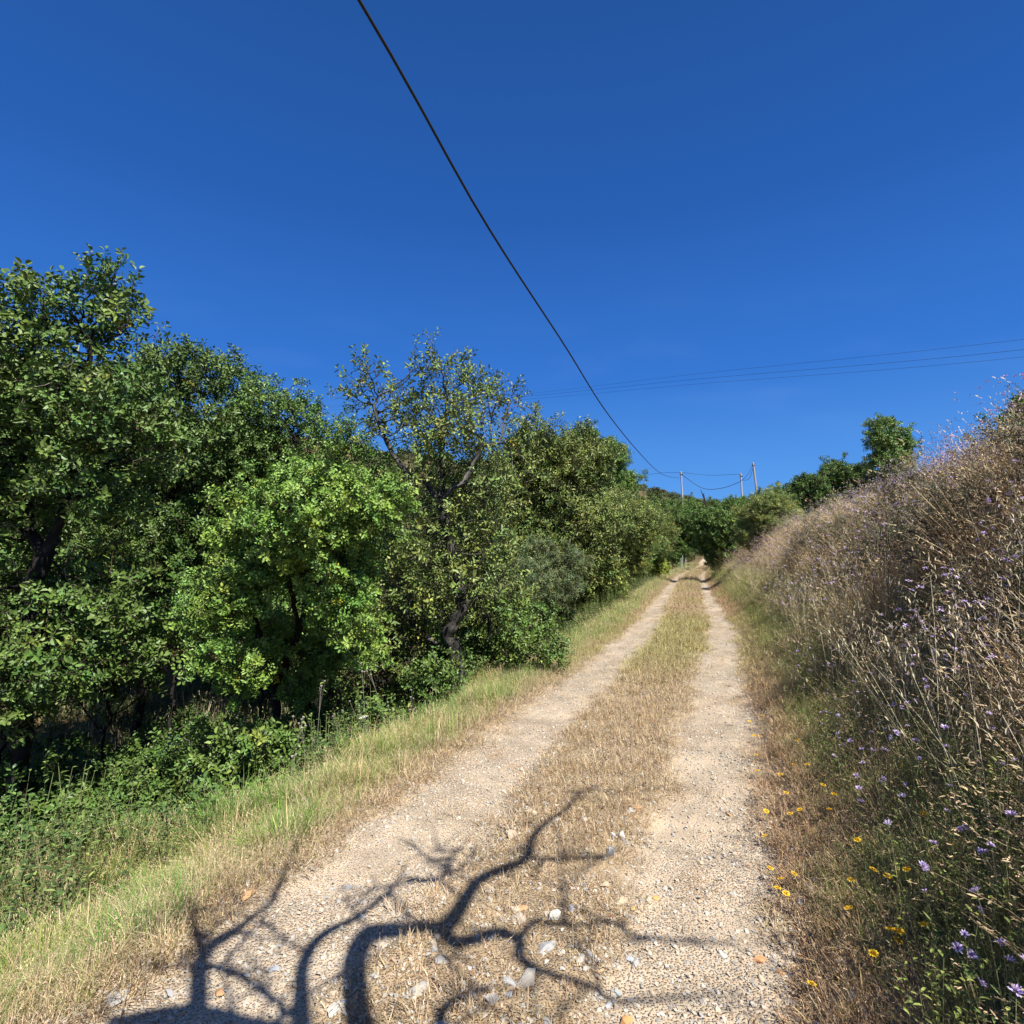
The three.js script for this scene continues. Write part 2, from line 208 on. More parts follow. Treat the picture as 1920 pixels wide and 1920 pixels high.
const TREES = [
  {"name":"cork_oak","label":"tall dark oak at the far left with a dark leaning trunk","group":"trees along the left of the track","kind":"oak","base":[-5.27,-6.1],"lobes":[[-5.2,4.01,-5.69,0.52],[-4.59,4.48,-6.04,0.32],[-4.22,4.09,-5.92,0.24],[-4.8,4.09,-6.14,0.35],[-5.06,3.3,-5.98,0.74],[-4.05,3.01,-5.75,0.5],[-5.54,2.21,-6.14,0.6],[-4.47,2.35,-5.89,0.53],[-5.35,1.09,-6.28,0.57],[-4.39,0.99,-6.03,0.42],[-6.11,3.33,-5.7,0.77],[-6.6,2.04,-6.32,0.99],[-5.7,0.78,-5.94,0.64],[-3.72,2.63,-5.84,0.28],[-4.67,0.46,-5.6,0.37],[-5.16,0.23,-5.7,0.42],[-4.4,0.37,-5.8,0.28],[-4.86,-0.0,-5.8,0.28],[-4.31,0.44,-6.3,0.23]],"guides":[[[-5.17,0.36,-6.1],[-5.2,1.27,-6.1],[-4.82,2.02,-6.0],[-4.32,2.52,-5.9]],[[-5.35,1.8,-6.2],[-5.59,2.71,-6.3],[-5.43,3.37,-6.2]],[[-4.82,2.02,-6.0],[-4.79,2.98,-6.1],[-4.64,3.85,-6.0]]],"r":0.09,"leaf":1.15,"n":0.72,"open":-0.12},
  {"name":"holm_oak","label":"broad green oak between the far left oak and the bright low tree, twin stems","group":"trees along the left of the track","kind":"oak","base":[-5.55,-8.4],"lobes":[[-5.07,4.17,-8.25,0.58],[-4.47,4.22,-8.66,0.46],[-4.36,3.09,-8.36,0.76],[-5.67,2.94,-8.92,0.81],[-4.75,1.89,-8.58,0.67],[-5.19,1.25,-8.3,0.61],[-5.99,1.9,-8.72,0.5],[-5.89,4.21,-8.51,0.42]],"guides":[[[-5.42,0.07,-8.4],[-5.34,0.38,-8.4],[-5.41,1.41,-8.5],[-5.21,2.72,-8.6]],[[-5.42,0.07,-8.4],[-5.13,0.31,-8.4],[-4.94,0.86,-8.3]]],"r":0.06,"leaf":1.1,"n":0.75,"open":-0.12},
  {"name":"holm_oak","label":"rounded mid green oak above and behind the bright low tree","group":"trees along the left of the track","kind":"oak2","base":[-2.94,-8.8],"lobes":[[-3.72,3.74,-8.33,0.45],[-3.36,3.58,-8.67,0.53],[-2.61,3.11,-8.44,0.52],[-3.92,2.93,-8.85,0.62],[-2.97,2.72,-8.58,0.57],[-1.95,2.7,-8.43,0.34],[-3.34,1.98,-8.74,0.58],[-2.2,1.97,-8.51,0.42],[-4.41,3.6,-8.76,0.33]],"r":0.07,"leaf":1.1,"n":0.75,"open":-0.12},
  {"name":"young_oak","label":"bright yellow green leafy tree drooping over the dark gully","group":"trees along the left of the track","kind":"bright","base":[-2.6,-6.2],"lobes":[[-1.95,1.9,-5.1,0.48],[-2.5,1.72,-5.45,0.4],[-1.49,1.99,-5.28,0.37],[-1.81,1.51,-5.59,0.48],[-2.78,1.1,-5.39,0.34],[-2.7,0.6,-5.28,0.24],[-1.66,1.1,-5.48,0.32],[-1.16,2.05,-5.36,0.2],[-2.6,0.26,-5.46,0.13],[-1.98,2.21,-5.42,0.27],[-2.45,1.31,-5.28,0.3],[-2.98,0.84,-5.46,0.18],[-1.52,0.8,-5.38,0.18],[-2.61,0.62,-6.3,0.31],[-2.16,0.42,-6.4,0.27],[-2.46,0.46,-5.35,0.17],[-2.32,0.12,-6.2,0.21],[-1.55,0.48,-6.1,0.17]],"guides":[[[-2.54,-0.11,-6.2],[-2.63,0.48,-6.1],[-2.69,1.07,-5.8],[-2.51,1.56,-5.5]],[[-2.58,0.06,-6.2],[-2.26,0.77,-6.0],[-1.95,1.35,-5.7],[-1.78,1.77,-5.5]],[[-2.26,0.77,-6.0],[-2.27,1.35,-5.7],[-2.1,1.87,-5.5]]],"r":0.045,"leaf":0.8,"n":1.1,"open":-0.2},
  {"name":"carob_tree","label":"gnarled sparse carob with pale crooked limbs standing at the verge","group":"trees along the left of the track","kind":"carob","base":[-0.76,-7.4],"lobes":[[-1.92,3.73,-7.32,0.35],[-1.65,3.53,-7.54,0.32],[-1.05,4.02,-7.41,0.32],[-0.67,3.75,-7.65,0.44],[-1.23,3.37,-7.49,0.5],[-0.7,3.11,-7.28,0.52],[-0.18,3.58,-7.57,0.32],[-1.88,3.29,-7.45,0.28],[-0.97,2.75,-7.72,0.52],[-0.36,2.58,-7.53,0.54],[-1.34,2.27,-7.34,0.49],[-0.51,1.86,-7.67,0.59],[-1.13,1.56,-7.45,0.53],[-0.42,1.22,-7.3,0.42],[-1.43,1.06,-7.58,0.51],[0.07,3.74,-7.48,0.1],[-1.15,0.85,-7.64,0.36]],"guides":[[[-0.69,0.01,-7.4],[-0.75,0.39,-7.4],[-0.85,0.52,-7.4],[-0.63,0.88,-7.3],[-0.72,1.35,-7.4],[-0.86,1.85,-7.4],[-0.94,2.24,-7.4],[-1.14,2.52,-7.4],[-1.37,2.61,-7.3],[-1.59,2.9,-7.3],[-1.75,3.26,-7.3],[-1.84,3.54,-7.3]],[[-0.94,2.24,-7.4],[-0.77,2.44,-7.3],[-0.61,2.5,-7.2],[-0.52,2.74,-7.2],[-0.38,2.99,-7.2],[-0.1,3.0,-7.1]],[[-0.75,0.39,-7.4],[-0.55,0.6,-7.3],[-0.61,0.82,-7.2]],[[-0.94,2.24,-7.4],[-0.94,2.73,-7.6],[-0.99,3.33,-7.6]],[[-0.75,0.28,-7.4],[-1.2,0.51,-7.5],[-1.43,0.78,-7.6]]],"r":0.085,"leaf":1.1,"n":0.34,"open":-0.25},
  {"name":"carob_tree","label":"olive toned carob to the right of the gnarled sparse tree","group":"trees along the left of the track","kind":"carob","base":[1.22,-13.5],"lobes":[[0.49,3.75,-12.6,0.78],[1.01,3.34,-13.12,1.0],[0.0,3.04,-12.77,0.85],[1.78,3.61,-13.24,0.69],[0.99,2.07,-12.97,1.11],[0.0,1.69,-12.62,0.9],[1.89,2.2,-13.17,0.82],[1.47,1.45,-12.89,0.62],[1.71,4.42,-13.09,0.2]],"r":0.08,"leaf":1.25,"n":0.95,"skirt":0.62},
  {"name":"wild_olive","label":"low grey green wild olive beneath the olive toned carob","group":"trees along the left of the track","kind":"olive","base":[0.8,-12],"lobes":[[0.43,1.04,-11.33,0.49],[1.05,0.97,-11.65,0.42],[0.0,1.08,-11.48,0.42],[0.61,1.63,-11.73,0.34],[1.32,1.46,-11.59,0.28],[0.76,0.71,-11.46,0.31],[0.28,0.58,-11.66,0.28]],"r":0.035,"leaf":0.9,"n":0.85,"open":-0.1,"skirt":0.59},
  {"name":"oak_tree","label":"dark green oak whose crown ends the left tree line against the sky","group":"trees along the left of the track","kind":"oak2","base":[3.55,-24],"lobes":[[3.96,5.66,-23.48,0.96],[3.14,6.24,-24.11,0.87],[4.33,4.66,-23.73,0.97],[2.35,6.04,-24.32,0.88],[3.45,4.12,-23.96,1.3],[4.92,4.79,-23.81,0.43]],"r":0.1,"leaf":1.2,"n":1.1,"skirt":0.83},
  {"name":"carob_tree","label":"leafy carob leaning to the left verge with a thin dark stem","group":"trees along the left of the track","kind":"carob","base":[3.21,-20],"lobes":[[3.44,2.85,-18.94,1.08],[3.08,1.59,-19.62,1.03],[4.23,2.5,-19.25,0.92],[4.14,1.49,-19.78,0.79],[2.5,0.94,-19.48,0.74],[3.47,0.77,-19.27,0.55]],"r":0.06,"leaf":1.05,"n":1.1,"skirt":0.75},
  {"name":"oak_tree","label":"oak in the left tree line just before the yellow green bush","group":"trees along the left of the track","kind":"carob","base":[8.66,-36],"lobes":[[8.44,3.81,-35.31,1.35],[9.12,2.31,-36.14,1.17],[7.99,1.62,-35.73,1.02],[9.87,3.0,-36.29,0.83],[7.57,4.36,-35.97,1.03]],"r":0.07,"leaf":1.42,"n":1.2,"skirt":1.0},
  {"name":"roadside_bush","label":"small vivid yellow green bush at the left verge","group":null,"kind":"yellow","base":[9.86,-38],"lobes":[[9.74,0.84,-37.71,0.55],[9.46,0.54,-38.05,0.42],[10.18,0.69,-37.89,0.41]],"r":0.025,"leaf":1.2,"n":2.2,"skirt":0.45},
  {"name":"oak_tree","label":"bright topped oak beyond the left tree line near the bend","group":"trees along the left of the track","kind":"oak2","base":[19.4,-66],"lobes":[[19.11,6.13,-64.87,2.12],[20.98,4.51,-66.21,1.68],[18.0,4.29,-65.5,1.79],[20.17,2.62,-66.58,1.57],[18.52,1.99,-65.96,1.31],[21.31,6.67,-65.48,1.19]],"r":0.09,"leaf":1.8,"n":1.2,"skirt":0.45},
  {"name":"oak_tree","label":"dark oak overhanging the right side of the track near the bend","group":"trees along the right of the track","kind":"oak","base":[12.66,-33],"lobes":[[11.91,3.15,-32.4,1.11],[11.67,2.24,-33.1,0.84],[12.35,1.77,-32.77,0.84],[13.32,3.52,-33.33,0.9],[11.41,3.56,-32.98,0.72],[12.52,1.05,-32.77,0.53],[12.03,1.24,-33.12,0.54],[13.64,2.86,-32.86,0.74]],"r":0.1,"leaf":1.65,"n":1.4,"skirt":0.4},
  {"name":"willow_bush","label":"rounded pale olive bush on the right bank","group":"trees along the right of the track","kind":"willow","base":[11.5,-25],"lobes":[[11.25,3.42,-24.5,0.93],[10.83,2.79,-25.08,0.64],[12.19,2.9,-24.82,0.63],[11.31,2.2,-25.24,0.64],[10.48,2.31,-24.99,0.41]],"r":0.07,"leaf":1.12,"n":1.9,"skirt":0.85},
  {"name":"oak_tree","label":"broad dark oak on the bank to the right of the pale olive bush","group":"trees along the right of the track","kind":"oak","base":[15.63,-28],"lobes":[[14.81,4.77,-27.55,0.85],[16.49,5.51,-28.11,0.86],[14.35,3.86,-27.76,0.85],[16.04,4.18,-28.38,1.03],[17.48,5.36,-27.98,0.76],[16.98,4.25,-27.67,0.75],[14.01,4.02,-28.12,0.56]],"r":0.18,"leaf":1.5,"n":1.4,"skirt":0.91},
  {"name":"young_oak","label":"small upright light green tree standing above the bank crest","group":"trees along the right of the track","kind":"bright2","base":[11.48,-17],"lobes":[[11.2,5.06,-16.79,0.4],[11.95,5.03,-17.05,0.4],[11.41,4.42,-16.86,0.48],[12.06,4.42,-17.14,0.37],[11.13,5.52,-16.99,0.2],[11.4,5.59,-16.92,0.18],[11.8,5.53,-17.03,0.15],[12.12,4.85,-16.96,0.22]],"r":0.07,"leaf":0.94,"n":1.25,"skirt":0.69},
  {"name":"bank_shrub","label":"dark shrub at the top right corner on the bank crest","group":null,"kind":"oak2","base":[8.84,-9.5],"lobes":[[8.68,3.93,-9.4,0.17],[9.13,4.11,-9.54,0.31],[9.39,4.02,-9.39,0.34]],"r":0.04,"leaf":1.1,"n":1.5,"skirt":0.54},
  {"name":"oak_tree","label":"dark round tree at the bend just left of the dead snag","group":"trees closing the view at the bend","kind":"oak","base":[35.78,-100],"lobes":[[35.42,9.46,-98.68,2.47],[34.23,8.24,-100.27,2.18],[37.45,8.37,-99.4,2.17],[36.33,6.93,-100.89,2.41],[34.79,4.78,-99.94,2.18],[36.75,4.75,-99.06,2.16]],"r":0.09,"leaf":2.1,"n":1.3,"skirt":1.0},
  {"name":"oak_tree","label":"green tree behind the dark overhanging oak at the bend","group":"trees closing the view at the bend","kind":"oak2","base":[22.3,-55],"lobes":[[22.14,6.22,-54.4,1.13],[21.46,5.55,-55.12,1.0],[23.25,5.62,-54.72,0.99],[22.61,4.82,-55.41,1.1],[21.77,3.64,-54.97,1.0],[22.86,3.63,-54.57,0.99]],"r":0.09,"leaf":2.1,"n":1.3,"skirt":1.0},
  {"name":"oak_tree","label":"tree below the two leaning poles at the bend","group":"trees closing the view at the bend","kind":"oak","base":[25.73,-58],"lobes":[[25.56,6.87,-57.36,1.2],[24.87,6.15,-58.13,1.05],[26.74,6.23,-57.71,1.04],[26.09,5.39,-58.43,1.17],[25.18,4.14,-57.97,1.05],[26.31,4.12,-57.55,1.04]],"r":0.09,"leaf":2.1,"n":1.3,"skirt":1.0},
  {"name":"oak_tree","label":"tree right of the leaning poles above the pale olive bush","group":"trees closing the view at the bend","kind":"oak2","base":[23.95,-50],"lobes":[[23.8,6.47,-49.45,1.04],[23.23,5.86,-50.11,0.91],[24.83,5.92,-49.75,0.9],[24.29,5.2,-50.37,1.01],[23.48,4.12,-49.97,0.9],[24.45,4.1,-49.61,0.9]],"r":0.09,"leaf":2.1,"n":1.3,"skirt":1.0},
  {"name":"oak_tree","label":"low tree left of the first pole at the foot of the hill","group":"trees closing the view at the bend","kind":"oak","base":[14.02,-54],"lobes":[[13.91,5.99,-53.41,1.11],[13.15,5.32,-54.12,0.98],[14.96,5.39,-53.73,0.98],[14.24,4.61,-54.4,1.08],[13.49,3.45,-53.97,0.98],[14.62,3.44,-53.58,0.97]],"r":0.09,"leaf":2.1,"n":1.3,"skirt":1.0},
  {"name":"oak_tree","label":"low tree right of the first pole at the foot of the hill","group":"trees closing the view at the bend","kind":"oak2","base":[25.95,-80],"lobes":[[25.76,8.12,-79.12,1.65],[24.69,7.13,-80.18,1.45],[27.34,7.24,-79.6,1.44],[26.34,6.08,-80.59,1.61],[25.17,4.36,-79.96,1.45],[26.8,4.34,-79.37,1.43]],"r":0.09,"leaf":2.1,"n":1.3,"skirt":1.0},
  {"name":"understory_oak","label":"shady shrub behind the trunk of the far left oak","group":"shrubs and small trees in the gully","kind":"oak","base":[-7.71,-9.5],"lobes":[[-7.25,1.74,-8.96,0.89],[-8.5,1.21,-9.59,0.66],[-6.76,1.22,-9.3,0.65],[-7.88,0.7,-9.81,0.77]],"r":0.028,"leaf":1.2,"n":0.38,"open":-0.15},
  {"name":"understory_oak","label":"dark shrub behind the bright low tree","group":"shrubs and small trees in the gully","kind":"oak","base":[-3.99,-9.5],"lobes":[[-3.75,1.14,-9.0,0.81],[-4.68,0.62,-9.58,0.6],[-3.19,0.65,-9.32,0.58],[-4.05,0.15,-9.78,0.71]],"r":0.028,"leaf":1.2,"n":0.38,"open":-0.15},
  {"name":"understory_shrub","label":"twiggy shrub left of the gnarled carob","group":"shrubs and small trees in the gully","kind":"carob","base":[-2.28,-9.2],"lobes":[[-2.18,0.98,-8.85,0.68],[-2.76,0.61,-9.26,0.49],[-1.75,0.63,-9.07,0.48],[-2.3,0.28,-9.4,0.57]],"r":0.028,"leaf":1.2,"n":0.38,"open":-0.15},
  {"name":"understory_shrub","label":"shrub behind the trunk of the gnarled carob","group":"shrubs and small trees in the gully","kind":"carob","base":[-1.3,-10.5],"lobes":[[-1.25,0.71,-10.15,0.68],[-1.78,0.33,-10.56,0.49],[-0.79,0.35,-10.37,0.48],[-1.31,0.0,-10.7,0.57]],"r":0.028,"leaf":1.2,"n":0.38,"open":-0.15},
  {"name":"understory_shrub","label":"shrub between the gnarled carob and the wild olive","group":"shrubs and small trees in the gully","kind":"carob","base":[-0.3,-10.5],"lobes":[[-0.29,0.7,-10.2,0.58],[-0.72,0.38,-10.55,0.42],[0.12,0.4,-10.39,0.42],[-0.3,0.1,-10.67,0.49]],"r":0.028,"leaf":1.2,"n":0.38,"open":-0.15},
  {"name":"understory_oak","label":"oak farther up behind the far left oak","group":"shrubs and small trees in the gully","kind":"oak","base":[-9.66,-11],"lobes":[[-9.11,3.45,-10.27,1.3],[-10.87,2.85,-11.12,0.99],[-8.47,2.8,-10.73,0.95],[-10.04,2.19,-11.42,1.16]],"r":0.028,"leaf":1.2,"n":0.38,"open":-0.15},
  {"name":"understory_oak","label":"oak on the slope behind the twin stemmed oak","group":"shrubs and small trees in the gully","kind":"oak2","base":[-7.21,-12],"lobes":[[-6.84,2.11,-11.37,1.13],[-8.14,1.52,-12.1,0.85],[-6.19,1.52,-11.77,0.82],[-7.38,0.94,-12.36,0.99]],"r":0.028,"leaf":1.2,"n":0.38,"open":-0.15},
  {"name":"understory_oak","label":"oak on the slope behind the bright low tree","group":"shrubs and small trees in the gully","kind":"oak2","base":[-3.97,-13],"lobes":[[-3.76,2.04,-12.32,1.23],[-4.95,1.39,-13.11,0.91],[-2.94,1.39,-12.75,0.89],[-4.06,0.76,-13.39,1.06]],"r":0.028,"leaf":1.2,"n":0.38,"open":-0.15},
  {"name":"understory_oak","label":"oak on the slope seen through the sparse carob","group":"shrubs and small trees in the gully","kind":"oak","base":[-1.15,-15],"lobes":[[-1.1,3.09,-14.36,1.17],[-2.07,2.51,-15.11,0.86],[-0.24,2.49,-14.76,0.85],[-1.17,1.94,-15.36,1.01]],"r":0.028,"leaf":0.9,"n":0.38,"open":-0.15},
  {"name":"understory_shrub","label":"oak on the slope behind the olive toned carob","group":"shrubs and small trees in the gully","kind":"oak2","base":[0.34,-18],"lobes":[[0.33,2.24,-17.31,1.25],[-0.62,1.58,-18.11,0.92],[1.28,1.58,-17.75,0.9],[0.35,0.96,-18.39,1.06]],"r":0.028,"leaf":0.9,"n":0.38,"open":-0.15},
  {"name":"understory_shrub","label":"oak on the slope behind the leafy carob","group":"shrubs and small trees in the gully","kind":"oak2","base":[4.71,-26],"lobes":[[4.58,2.56,-25.26,1.38],[3.68,1.85,-26.12,1.0],[5.68,1.84,-25.72,0.98],[4.77,1.17,-26.42,1.15]],"r":0.028,"leaf":0.9,"n":0.38,"open":-0.15},
  {"name":"understory_shrub","label":"oak deep behind the gnarled carob","group":"shrubs and small trees in the gully","kind":"oak","base":[-3.26,-18],"lobes":[[-3.13,1.25,-17.31,1.25],[-4.22,0.56,-18.11,0.92],[-2.25,0.58,-17.75,0.9],[-3.3,-0.08,-18.39,1.06]],"r":0.028,"leaf":0.9,"n":0.38,"open":-0.15},
  {"name":"understory_shrub","label":"dark low shrub in front of the twin stemmed oak","group":"shrubs and small trees in the gully","kind":"oak","base":[-4.98,-7.0],"lobes":[[-4.71,0.46,-6.73,0.44],[-5.28,0.15,-7.04,0.33],[-4.45,0.18,-6.9,0.32],[-4.98,-0.11,-7.15,0.38]],"r":0.028,"leaf":1.2,"n":0.38,"open":-0.15,"skirt":0.5},
  {"name":"understory_shrub","label":"leafy low shrub beneath the twin stemmed oak","group":"shrubs and small trees in the gully","kind":"oak2","base":[-4.45,-7.4],"lobes":[[-4.25,0.82,-7.15,0.41],[-4.76,0.55,-7.44,0.3],[-4.0,0.57,-7.31,0.29],[-4.46,0.32,-7.54,0.34]],"r":0.028,"leaf":1.2,"n":0.38,"open":-0.15,"skirt":0.5},
  {"name":"understory_shrub","label":"dark low shrub under the right side of the bright tree","group":"shrubs and small trees in the gully","kind":"oak","base":[-2.47,-7.2],"lobes":[[-2.35,0.43,-6.94,0.43],[-2.8,0.13,-7.24,0.31],[-2.05,0.15,-7.1,0.31],[-2.47,-0.12,-7.35,0.36]],"r":0.028,"leaf":1.2,"n":0.38,"open":-0.15,"skirt":0.5},
  {"name":"understory_shrub","label":"twiggy low shrub between the bright tree and the gnarled carob","group":"shrubs and small trees in the gully","kind":"carob","base":[-1.94,-7.8],"lobes":[[-1.85,0.5,-7.56,0.47],[-2.25,0.23,-7.84,0.34],[-1.55,0.25,-7.71,0.33],[-1.93,-0.0,-7.94,0.39]],"r":0.028,"leaf":1.2,"n":0.38,"open":-0.15,"skirt":0.5},
  {"name":"understory_oak","label":"dark low shrub at the foot of the far left oak","group":"shrubs and small trees in the gully","kind":"oak","base":[-6.28,-7.0],"lobes":[[-5.91,0.37,-6.7,0.5],[-6.61,0.02,-7.05,0.36],[-5.65,0.05,-6.89,0.35],[-6.28,-0.27,-7.17,0.42]],"r":0.028,"leaf":1.2,"n":0.38,"open":-0.15,"skirt":0.5},
  {"name":"understory_shrub","label":"dark low shrub behind the drooping bright branches","group":"shrubs and small trees in the gully","kind":"oak","base":[-3.07,-7.0],"lobes":[[-2.93,0.55,-6.77,0.39],[-3.36,0.28,-7.04,0.28],[-2.66,0.3,-6.91,0.28],[-3.07,0.06,-7.13,0.33]],"r":0.028,"leaf":1.2,"n":0.38,"open":-0.15,"skirt":0.5},
  {"name":"understory_shrub","label":"small shrub at the left foot of the gnarled carob","group":"shrubs and small trees in the gully","kind":"carob","base":[-1.52,-8.4],"lobes":[[-1.46,0.49,-8.18,0.43],[-1.81,0.24,-8.44,0.31],[-1.18,0.26,-8.32,0.31],[-1.52,0.03,-8.52,0.36]],"r":0.028,"leaf":1.2,"n":0.38,"open":-0.15,"skirt":0.5},
  {"name":"understory_shrub","label":"upright shrub right of the gnarled carob trunk","group":"shrubs and small trees in the gully","kind":"carob","base":[-0.31,-8.2],"lobes":[[-0.3,1.19,-8.0,0.38],[-0.58,0.98,-8.23,0.27],[-0.04,0.99,-8.13,0.27],[-0.31,0.8,-8.31,0.32]],"r":0.028,"leaf":1.2,"n":0.38,"open":-0.15,"skirt":0.5},
  {"name":"bramble_shrub","label":"bramble in the shade at the left foot of the far left oak","group":"brambles in the gully","kind":"oak","base":[-5.8,-6.4],"lobes":[[0,0.3,0,0.65],[-0.37,0.28,-0.1,0.37],[-0.61,0.52,0.42,0.53],[0.37,0.38,0.04,0.4],[-0.46,0.28,-0.29,0.57]],"r":0.015,"leaf":1.0,"n":0.8,"rel":1,"open":-0.3},
  {"name":"bramble_shrub","label":"bramble beside the trunk of the far left oak","group":"brambles in the gully","kind":"oak","base":[-5.19,-6.4],"lobes":[[0,0.3,0,0.6],[0.46,0.85,0.3,0.35],[-0.27,0.7,0.23,0.51],[0.53,0.27,0.11,0.46],[0.01,0.34,-0.03,0.32]],"r":0.015,"leaf":1.0,"n":0.8,"rel":1,"open":-0.3},
  {"name":"bramble_shrub","label":"bramble in the gully left of the twin stems","group":"brambles in the gully","kind":"oak","base":[-4.5,-6.2],"lobes":[[0,0.3,0,0.65],[0.61,0.89,0.05,0.4],[0.57,0.66,0.38,0.55],[0.01,0.53,0.1,0.44],[-0.47,0.44,0.31,0.34]],"r":0.015,"leaf":1.0,"n":0.8,"rel":1,"open":-0.3},
  {"name":"bramble_shrub","label":"bramble in the gully below the twin stems","group":"brambles in the gully","kind":"oak","base":[-4.16,-6.6],"lobes":[[0,0.3,0,0.65],[-0.64,0.7,-0.22,0.46],[-0.04,0.47,0.5,0.38],[-0.12,0.36,0.13,0.4],[-0.2,0.8,-0.18,0.47]],"r":0.015,"leaf":1.0,"n":0.8,"rel":1,"open":-0.3},
  {"name":"bramble_shrub","label":"bramble under the drooping bright branches","group":"brambles in the gully","kind":"oak","base":[-3.15,-5.9],"lobes":[[0,0.3,0,0.6],[0.57,0.28,-0.44,0.35],[0.37,0.69,-0.26,0.38],[-0.45,0.57,-0.46,0.47],[0.55,0.96,0.23,0.53]],"r":0.015,"leaf":1.0,"n":0.8,"rel":1,"open":-0.3},
  {"name":"bramble_shrub","label":"bramble right below the bright low tree","group":"brambles in the gully","kind":"oak","base":[-2.29,-6.0],"lobes":[[0,0.3,0,0.6],[-0.67,0.43,0.47,0.49],[-0.13,0.95,0.12,0.5],[-0.29,0.35,-0.06,0.33],[-0.17,0.97,-0.17,0.3]],"r":0.015,"leaf":1.0,"n":0.8,"rel":1,"open":-0.3},
  {"name":"bramble_shrub","label":"bramble in the gully behind the dry seed stalks","group":"brambles in the gully","kind":"oak","base":[-3.11,-6.8],"lobes":[[0,0.3,0,0.65],[-0.64,0.34,0.28,0.42],[-0.29,0.28,0.48,0.44],[-0.41,0.25,-0.44,0.37],[0.25,0.32,-0.46,0.45]],"r":0.015,"leaf":1.0,"n":0.8,"rel":1,"open":-0.3},
  {"name":"bramble_shrub","label":"bramble between the bright tree and the verge","group":"brambles in the gully","kind":"oak","base":[-1.95,-6.4],"lobes":[[0,0.3,0,0.45],[-0.35,1.0,-0.38,0.32],[0.38,0.53,0.49,0.31],[-0.36,0.53,-0.46,0.3],[-0.35,0.91,0.33,0.31]],"r":0.015,"leaf":1.0,"n":0.8,"rel":1,"open":-0.3},
  {"name":"bramble_shrub","label":"bramble left of the gnarled carob base","group":"brambles in the gully","kind":"oak","base":[-1.55,-7.4],"lobes":[[0,0.3,0,0.4],[-0.66,0.4,-0.26,0.23],[-0.38,0.9,-0.36,0.21],[0.6,0.65,0.49,0.26],[0.56,0.72,0.29,0.32]],"r":0.015,"leaf":1.0,"n":0.8,"rel":1,"open":-0.3},
  {"name":"bramble_shrub","label":"bramble at the foot of the gnarled carob","group":"brambles in the gully","kind":"oak","base":[-1.25,-8.2],"lobes":[[0,0.3,0,0.4],[-0.01,0.27,-0.29,0.34],[0.56,0.94,-0.16,0.31],[0.42,0.71,0.31,0.28],[0.22,0.75,-0.23,0.35]],"r":0.015,"leaf":1.0,"n":0.8,"rel":1,"open":-0.3},
  {"name":"bramble_shrub","label":"bramble right of the gnarled carob base","group":"brambles in the gully","kind":"oak","base":[-0.23,-8.2],"lobes":[[0,0.3,0,0.35],[0.64,0.26,0.47,0.31],[0.24,0.24,0.4,0.19],[0.66,0.73,-0.44,0.2],[0.19,0.66,0.25,0.3]],"r":0.015,"leaf":1.0,"n":0.8,"rel":1,"open":-0.3},
  {"name":"bramble_shrub","label":"bramble deep under the left trees","group":"brambles in the gully","kind":"oak","base":[-4.97,-8.4],"lobes":[[0,0.3,0,0.6],[-0.39,0.2,0.42,0.3],[0.53,0.29,0.31,0.49],[0.53,0.64,0.38,0.35],[0.24,0.46,0.39,0.49]],"r":0.015,"leaf":1.0,"n":0.8,"rel":1,"open":-0.3},
  {"name":"bank_bush","label":"nearest grey green bush on the right bank, counting from the photographer","group":"bushes on the right bank","kind":"scrub","base":[2.72,-1.9],"lobes":[[0,0.2,0,0.36],[-0.02,0.26,-0.33,0.18],[0.07,0.25,0.26,0.27],[-0.25,0.21,0.19,0.26],[-0.34,0.35,0.23,0.19]],"r":0.012,"leaf":1.0,"n":0.9,"rel":1,"skirt":0},
  {"name":"bank_bush","label":"second grey green bush on the right bank, counting from the photographer","group":"bushes on the right bank","kind":"scrub","base":[3.46,-2.7],"lobes":[[0,0.2,0,0.47],[0.03,0.21,0.2,0.29],[-0.19,0.25,0.33,0.25],[-0.27,0.29,0.27,0.33],[-0.05,0.36,0.19,0.25]],"r":0.012,"leaf":1.0,"n":0.9,"rel":1,"skirt":0},
  {"name":"bank_bush","label":"third grey green bush on the right bank, counting from the photographer","group":"bushes on the right bank","kind":"scrub","base":[2.91,-3.1],"lobes":[[0,0.2,0,0.34],[0.27,0.16,-0.14,0.28],[-0.05,0.34,-0.23,0.29],[-0.23,0.14,-0.0,0.22],[0.03,0.37,0.15,0.17]],"r":0.012,"leaf":1.0,"n":0.9,"rel":1,"skirt":0},
  {"name":"bank_bush","label":"fourth grey green bush on the right bank, counting from the photographer","group":"bushes on the right bank","kind":"scrub","base":[4.24,-3.9],"lobes":[[0,0.2,0,0.55],[-0.13,0.26,-0.01,0.43],[-0.01,0.12,-0.18,0.46],[-0.1,0.33,0.34,0.41],[0.12,0.28,-0.13,0.48]],"r":0.012,"leaf":1.0,"n":0.9,"rel":1,"skirt":0},
  {"name":"bank_bush","label":"fifth grey green bush on the right bank, counting from the photographer","group":"bushes on the right bank","kind":"scrub","base":[3.76,-4.6],"lobes":[[0,0.2,0,0.44],[-0.02,0.37,-0.14,0.37],[0.2,0.28,-0.04,0.24],[0.19,0.21,0.11,0.24],[-0.29,0.14,0.22,0.25]],"r":0.012,"leaf":1.0,"n":0.9,"rel":1,"skirt":0},
  {"name":"bank_bush","label":"sixth grey green bush on the right bank, counting from the photographer","group":"bushes on the right bank","kind":"scrub","base":[4.86,-5.8],"lobes":[[0,0.2,0,0.52],[0.28,0.21,0.05,0.33],[0.08,0.13,-0.07,0.45],[-0.22,0.3,-0.12,0.32],[-0.33,0.11,0.31,0.43]],"r":0.012,"leaf":1.0,"n":0.9,"rel":1,"skirt":0},
